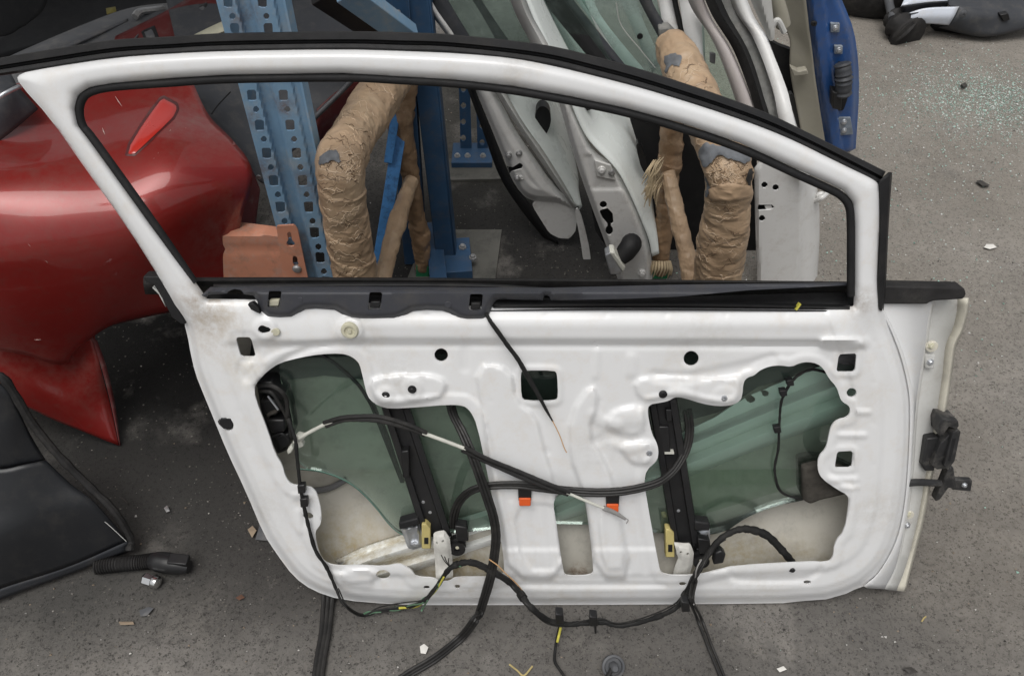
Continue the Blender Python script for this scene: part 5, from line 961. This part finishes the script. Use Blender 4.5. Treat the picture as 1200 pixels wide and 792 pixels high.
# ------------------------------------------------------------------ right side, far
bw = thing('bumper_cover', 'white and charcoal bumper corner lying at the top right', 'bumper', tuple(G(1130, 42)))
WB = M('blue white bumper paint', (.62, .66, .74), .35, var=.06, vs=5, coat=.4, dust=.5)
patch('bumper_skin', [[(1078, -30, 3.2), (1140, -40, 3.25), (1230, -40, 3.3)], [(1066, -12, 3.05), (1110, -14, 3.1), (1230, -20, 3.2)], [(1056, 8, 2.98), (1100, 2, 3.02), (1230, -4, 3.12)]], WB, bw, 14, 18, .004)
patch('bumper_band', [[(1056, 8, 2.98), (1085, 4, 2.99), (1112, 2, 3.0)], [(1058, 16, 3.0), (1085, 12, 3.01), (1110, 8, 3.02)], [(1060, 17, 2.97), (1085, 13, 2.98), (1110, 9, 2.99)]], CHAR, bw, 10, 12, .004)
patch('bumper_lower', [[(1058, 18, 2.985), (1084, 10, 2.98), (1124, 8, 2.97)], [(1059, 24, 2.97), (1086, 20, 2.965), (1118, 20, 2.955)], [(1062, 30, 2.98), (1086, 28, 2.97), (1112, 30, 2.965)]], WB, bw, 10, 12, .004)
patch('bumper_grille', [[(1112, -4, 3.04), (1150, -8, 3.08), (1230, -12, 3.15)], [(1112, 6, 3.0), (1160, 8, 3.0), (1230, 10, 3.06)], [(1124, 8, 2.975), (1165, 14, 2.97), (1230, 16, 3.03)], [(1118, 22, 2.955), (1160, 22, 2.95), (1230, 26, 2.98)], [(1112, 30, 2.965), (1160, 40, 2.94), (1195, 36, 2.96)], [(1100, 33, 3.0), (1150, 44, 2.96), (1190, 38, 2.98)]], CHAR, bw, 24, 20, .004)
stud('bumper_screw', 1129, 17, 4, VY(2.94), .01, PLUG, CHAR2, bw); prism('fog_socket', [(1172, 18), (1176, 26), (1184, 24), (1182, 16)], VY(2.95), -.02, .006, BLACKP, bw, .003)
patch('bumper_liner', [[(1090, 31, 3.02), (1130, 36, 3.0), (1180, 34, 3.02)], [(1096, 37, 3.05), (1130, 41, 3.02), (1170, 42, 3.03)]], VOID, bw, 8, 10, .01)
gt = thing('suspension_strut', 'black strut with ribbed rubber boot standing on the asphalt at the top', 'strut', tuple(G(1060, 42)))
tube('strut_rod', [G(1036, -30, .12), G(1040, -5, .1), G(1046, 22, .07)], .016, CHAR2, gt, 10)
tube('rubber_boot', [G(1046, 18, .06), G(1054, 30, .05), G(1061, 38, .03), G(1066, 43, .025)], [.03, .045, .036, .056, .044, .064, .05, .07, .054, .074, .055], RUBBER2, gt, 16, 12)
ty = thing('old_tyre', 'dark tyre edge lying in shade at the very top', 'tyre', tuple(G(1015, 2)))
c_ = G(1010, -16, .0); V, F = lathe_geo(c_, (0, 0, 1), [(.12, .0), (.3, .0), (.33, .05), (.33, .14), (.3, .19), (.19, .19), (.18, .12), (.12, .1)], 40); ob('tyre', V, F, RUBBER2, ty); V, F = lathe_geo(c_, (0, 0, 1), [(.01, .1), (.18, .1), (.185, .16), (.17, .165), (.15, .13), (.01, .13)], 40); ob('rim', V, F, DARKGREY, ty)
# ------------------------------------------------------------------ loose things on the ground
lc = thing('hose_connector', 'black corrugated hose with plug lying by the tip of the blue black bumper', 'hose', tuple(G(175, 668)))
tube('hose', [G(112, 664, .014), G(135, 661, .016), G(160, 659, .016), G(180, 657, .018)], sum([[.0125, .017] for _ in range(22)], []), RUBBER2, lc, 14, 22)
tube('plug_body', [G(178, 657, .018), G(188, 658, .02), G(205, 661, .02), G(222, 664, .018)], [.016, .02, .021, .019, .013], BLACKP, lc, 12, 6); bar('plug_lock', G(198, 655, .036), G(221, 657, .034), .022, .012, BLACKP, lc, up=A(0, 0, 1))
nut = thing('lug_nut', 'shiny chrome lug nut on the asphalt below the hose', 'nut', tuple(G(177, 683)))
CHR = M('chrome', (.8, .8, .8), .18, metal=1, var=.05); a_, b_ = G(168, 677, .012), G(187, 683, .012); ax = b_-a_; Ln = np.linalg.norm(ax)
V, F = lathe_geo(a_, ax, [(.003, 0), (.009, 0), (.0118, .004), (.0118, Ln*.6)], 6); ob('nut_hex', V, F, CHR, nut, sharp=30); V, F = lathe_geo(a_, ax, [(.012, Ln*.6), (.0135, Ln*.68), (.012, Ln*.9), (.007, Ln), (.001, Ln)], 20); ob('nut_dome', V, F, CHR, nut)
gm = thing('rubber_grommet', 'round grey rubber grommet with cable at the bottom edge', 'grommet', tuple(G(718, 784)))
V, F = lathe_geo(G(719, 781, .012), (.1, -.55, .8), [(.004, -.02), (.018, -.016), (.021, -.004), (.021, 0), (.017, .001), (.015, -.004), (.009, -.004), (.008, .012), (.005, .016), (.001, .016)], 28); ob('grommet_disc', V, F, CHAR2, gm)
tube('grommet_cable', [G(717, 783, .02), G(712, 792, .014), G(702, 800, .006), G(690, 812, .005)], .004, CABLE, gm)
mb = MB()
for k in (-1, 0, 1): mb.add(*tube_geo(crom([G(386+k*5, 684, .02), G(384+k*5, 706, .008), G(381+k*4.5, 740, .007), G(375+k*4.5, 775, .007), G(370+k*4.5, 815, .007)], 8), .0045, 8))
gc = mb.ob('ground_cable', CABLE, loc=G(380, 740)); setp(gc, 'flat black cable on the ground running out from under the door bottom left', 'cable')
def scrap(name, pts, mat, h, label, cat, seed=0):
    c = G(*np.mean(pts, 0)); n = len(pts); V = []
    for k, hh in ((0, .0005), (1, h)):
        for i, (x, y) in enumerate(pts): p = G(x, y, hh); p[2] = hh*(1+.8*mnoise.noise(Vector((i*1.7, seed, k)))) ; V.append(p)
    V.append(G(*np.mean(pts, 0), h*1.3)); m = 2*n
    F = [(i, (i+1) % n, (i+1) % n+n, i+n) for i in range(n)]+[(i+n, (i+1) % n+n, m) for i in range(n)]
    o = ob(name, V, F, mat, smooth=False, loc=c); return setp(o, label, cat)
PAPER = M('white scrap', (.72, .7, .66), .8, var=.08, vs=40); LEAF = M('dry yellow stalk', (.45, .36, .16), .8, var=.2, vs=40); DKS = M('dark scrap', (.05, .045, .04), .7, var=.3, vs=40); CARDS = M('card scrap', (.26, .2, .14), .8, var=.2, vs=30)
scrap('paper_scrap', [(492, 757), (493, 765), (499, 766), (502, 758), (497, 754)], PAPER, .004, 'white flake on the asphalt left of the looping black cable tail', 'scrap', 1)
scrap('paper_scrap', [(1153, 290), (1160, 292), (1168, 290), (1164, 286), (1156, 286)], PAPER, .005, 'white scrap on the asphalt level with the door belt line at right', 'scrap', 2)
scrap('paper_scrap', [(910, 783), (914, 787), (922, 784), (918, 780)], PAPER, .005, 'small white chip near the bottom edge right of the hanging wires', 'scrap', 3)
scrap('paper_scrap', [(1066, 650-24), (1070, 632), (1077, 630), (1072, 624)], PAPER, .004, 'white chip on the asphalt right of the door lower hinge', 'scrap', 4)
scrap('metal_scrap', [(163, 715), (165, 722), (172, 721), (180, 712), (174, 711)], CHAR2, .004, 'bent grey metal scrap on the asphalt below the lug nut', 'scrap', 5)
scrap('wood_chip', [(139, 728), (141, 732), (157, 731), (156, 728)], CARDS, .004, 'flat brown chip on the asphalt at the lower left', 'scrap', 6)
scrap('card_scrap', [(290, 620), (295, 629), (301, 622), (296, 616)], CARDS, .008, 'torn tan card scrap beside the white door lower left edge', 'scrap', 7)
scrap('grey_shard', [(299, 632), (322, 634), (312, 610), (307, 606)], CHAR2, .006, 'flat grey shard tucked against the white door lower left edge', 'scrap', 8)
scrap('rust_flake', [(276, 700), (280, 703), (287, 700), (283, 696)], M('rust', (.11, .055, .035), .9), .003, 'rusty flake on bare asphalt between the lug nut and the flat cable', 'scrap', 9)
scrap('dark_scrap', [(1058, 782), (1066, 789), (1076, 787), (1068, 781)], DKS, .008, 'dark crumpled scrap near the bottom right of the asphalt', 'scrap', 10)
scrap('dark_scrap', [(1144, 212), (1152, 218), (1160, 217), (1150, 211)], DKS, .008, 'dark twisted scrap on the asphalt at the far right', 'scrap', 11)
scrap('dark_scrap', [(1126, 99), (1129, 103), (1134, 100), (1131, 97)], DKS, .012, 'black crumb above the patch of broken green glass', 'scrap', 12)
scrap('small_bolt', [(192, 595), (195, 600), (199, 598), (196, 592)], STEEL, .006, 'tiny bolt standing on the dark asphalt behind the hose', 'bolt', 13)
tw = setp(ob('dry_stalk', *tube_geo(crom([G(597, 778, .004), G(606, 785, .006), G(614, 791, .004), G(624, 780, .005)], 5), .0018, 6), LEAF, loc=G(610, 785)), 'yellow dry stalk on the asphalt at the bottom centre', 'twig')
for k, ((a, b), lab) in enumerate({((140, 582), (150, 590)): 'short dark wire offcut on the black ground below the red bumper', ((1080, 728), (1085, 722)): 'thin pale stalk on the asphalt at the lower right'}.items()):
    setp(ob('wire_offcut', *tube_geo(np.array([G(*a, .003), G((a[0]+b[0])/2, (a[1]+b[1])/2-1, .005), G(*b, .003)]), .0015, 5), DKS if k == 0 else LEAF, loc=G(*a)), lab, 'wire')
def grit(name, n, fx, size, mats):
    """tiny 4-sided chips scattered on the asphalt, one mesh"""
    V = []; F = []; mi = []
    for k in range(n):
        x, y = fx(); s = size[0]+(size[1]-size[0])*rng.random()**4; a = rng.random()*6.28; q = rng.random(3)
        c = np.array([x, y, 0]); b = len(V)
        for j in range(3): t = a+j*2.1+q[j]*.5; V.append(c+A(math.cos(t)*s, math.sin(t)*s*(.5+q[0]*.5), -.001))
        V.append(c+A((q[1]-.5)*s, (q[2]-.5)*s, s*(.25+.5*q[0])))
        F += [(b, b+1, b+3), (b+1, b+2, b+3), (b+2, b, b+3)]; m_ = int(rng.random()**(1.3 if name == 'glass_shards' else 2.1)*len(mats)); mi += [m_]*3
    o = ob(name, V, F, mats[0], smooth=False)
    for m_ in mats[1:]: o.data.materials.append(m_)
    o.data.polygons.foreach_set('material_index', mi); return setp(o, kind='stuff')
ST = [M('grit '+n_, c, .8, var=.2, vs=50) for n_, c in (('grey', (.17, .16, .145)), ('light', (.32, .3, .27)), ('dark', (.05, .048, .045)), ('white', (.62, .6, .57)), ('tan', (.28, .22, .16)))]
def anyw():
    t = rng.random(); y = .5+3.2*t**1.1; x = (rng.random()-.5)*2*(y*.75+.5)
    return anyw() if (-1.4 < x < .05 and .98 < y < 2.2 and rng.random() < .8) else (x, y)
grit('gravel_grit', 14000, anyw, (.0006, .0036), [ST[0], ST[2], ST[1], ST[4], ST[3]])
GS = [M('broken glass '+n_, c, .3, var=.1, spec=.8) for n_, c in (('green', (.38, .6, .52)), ('pale', (.62, .7, .66)), ('deep', (.2, .33, .28)), ('white', (.75, .76, .74)))]
gc_ = G(1165, 118)
def shard():
    while True:
        if rng.random() < .55: x, y = gc_[0]+rng.normal()*.17, gc_[1]+rng.normal()*.13
        elif rng.random() < .5: x, y = gc_[0]-.35+rng.normal()*.35, gc_[1]-.1+rng.normal()*.3
        else: x, y = .7+rng.normal()*.45, 1.9+rng.normal()*.4
        if y > .6 and x > .3: return x, y
grit('glass_shards', 13000, shard, (.001, .0042), GS)
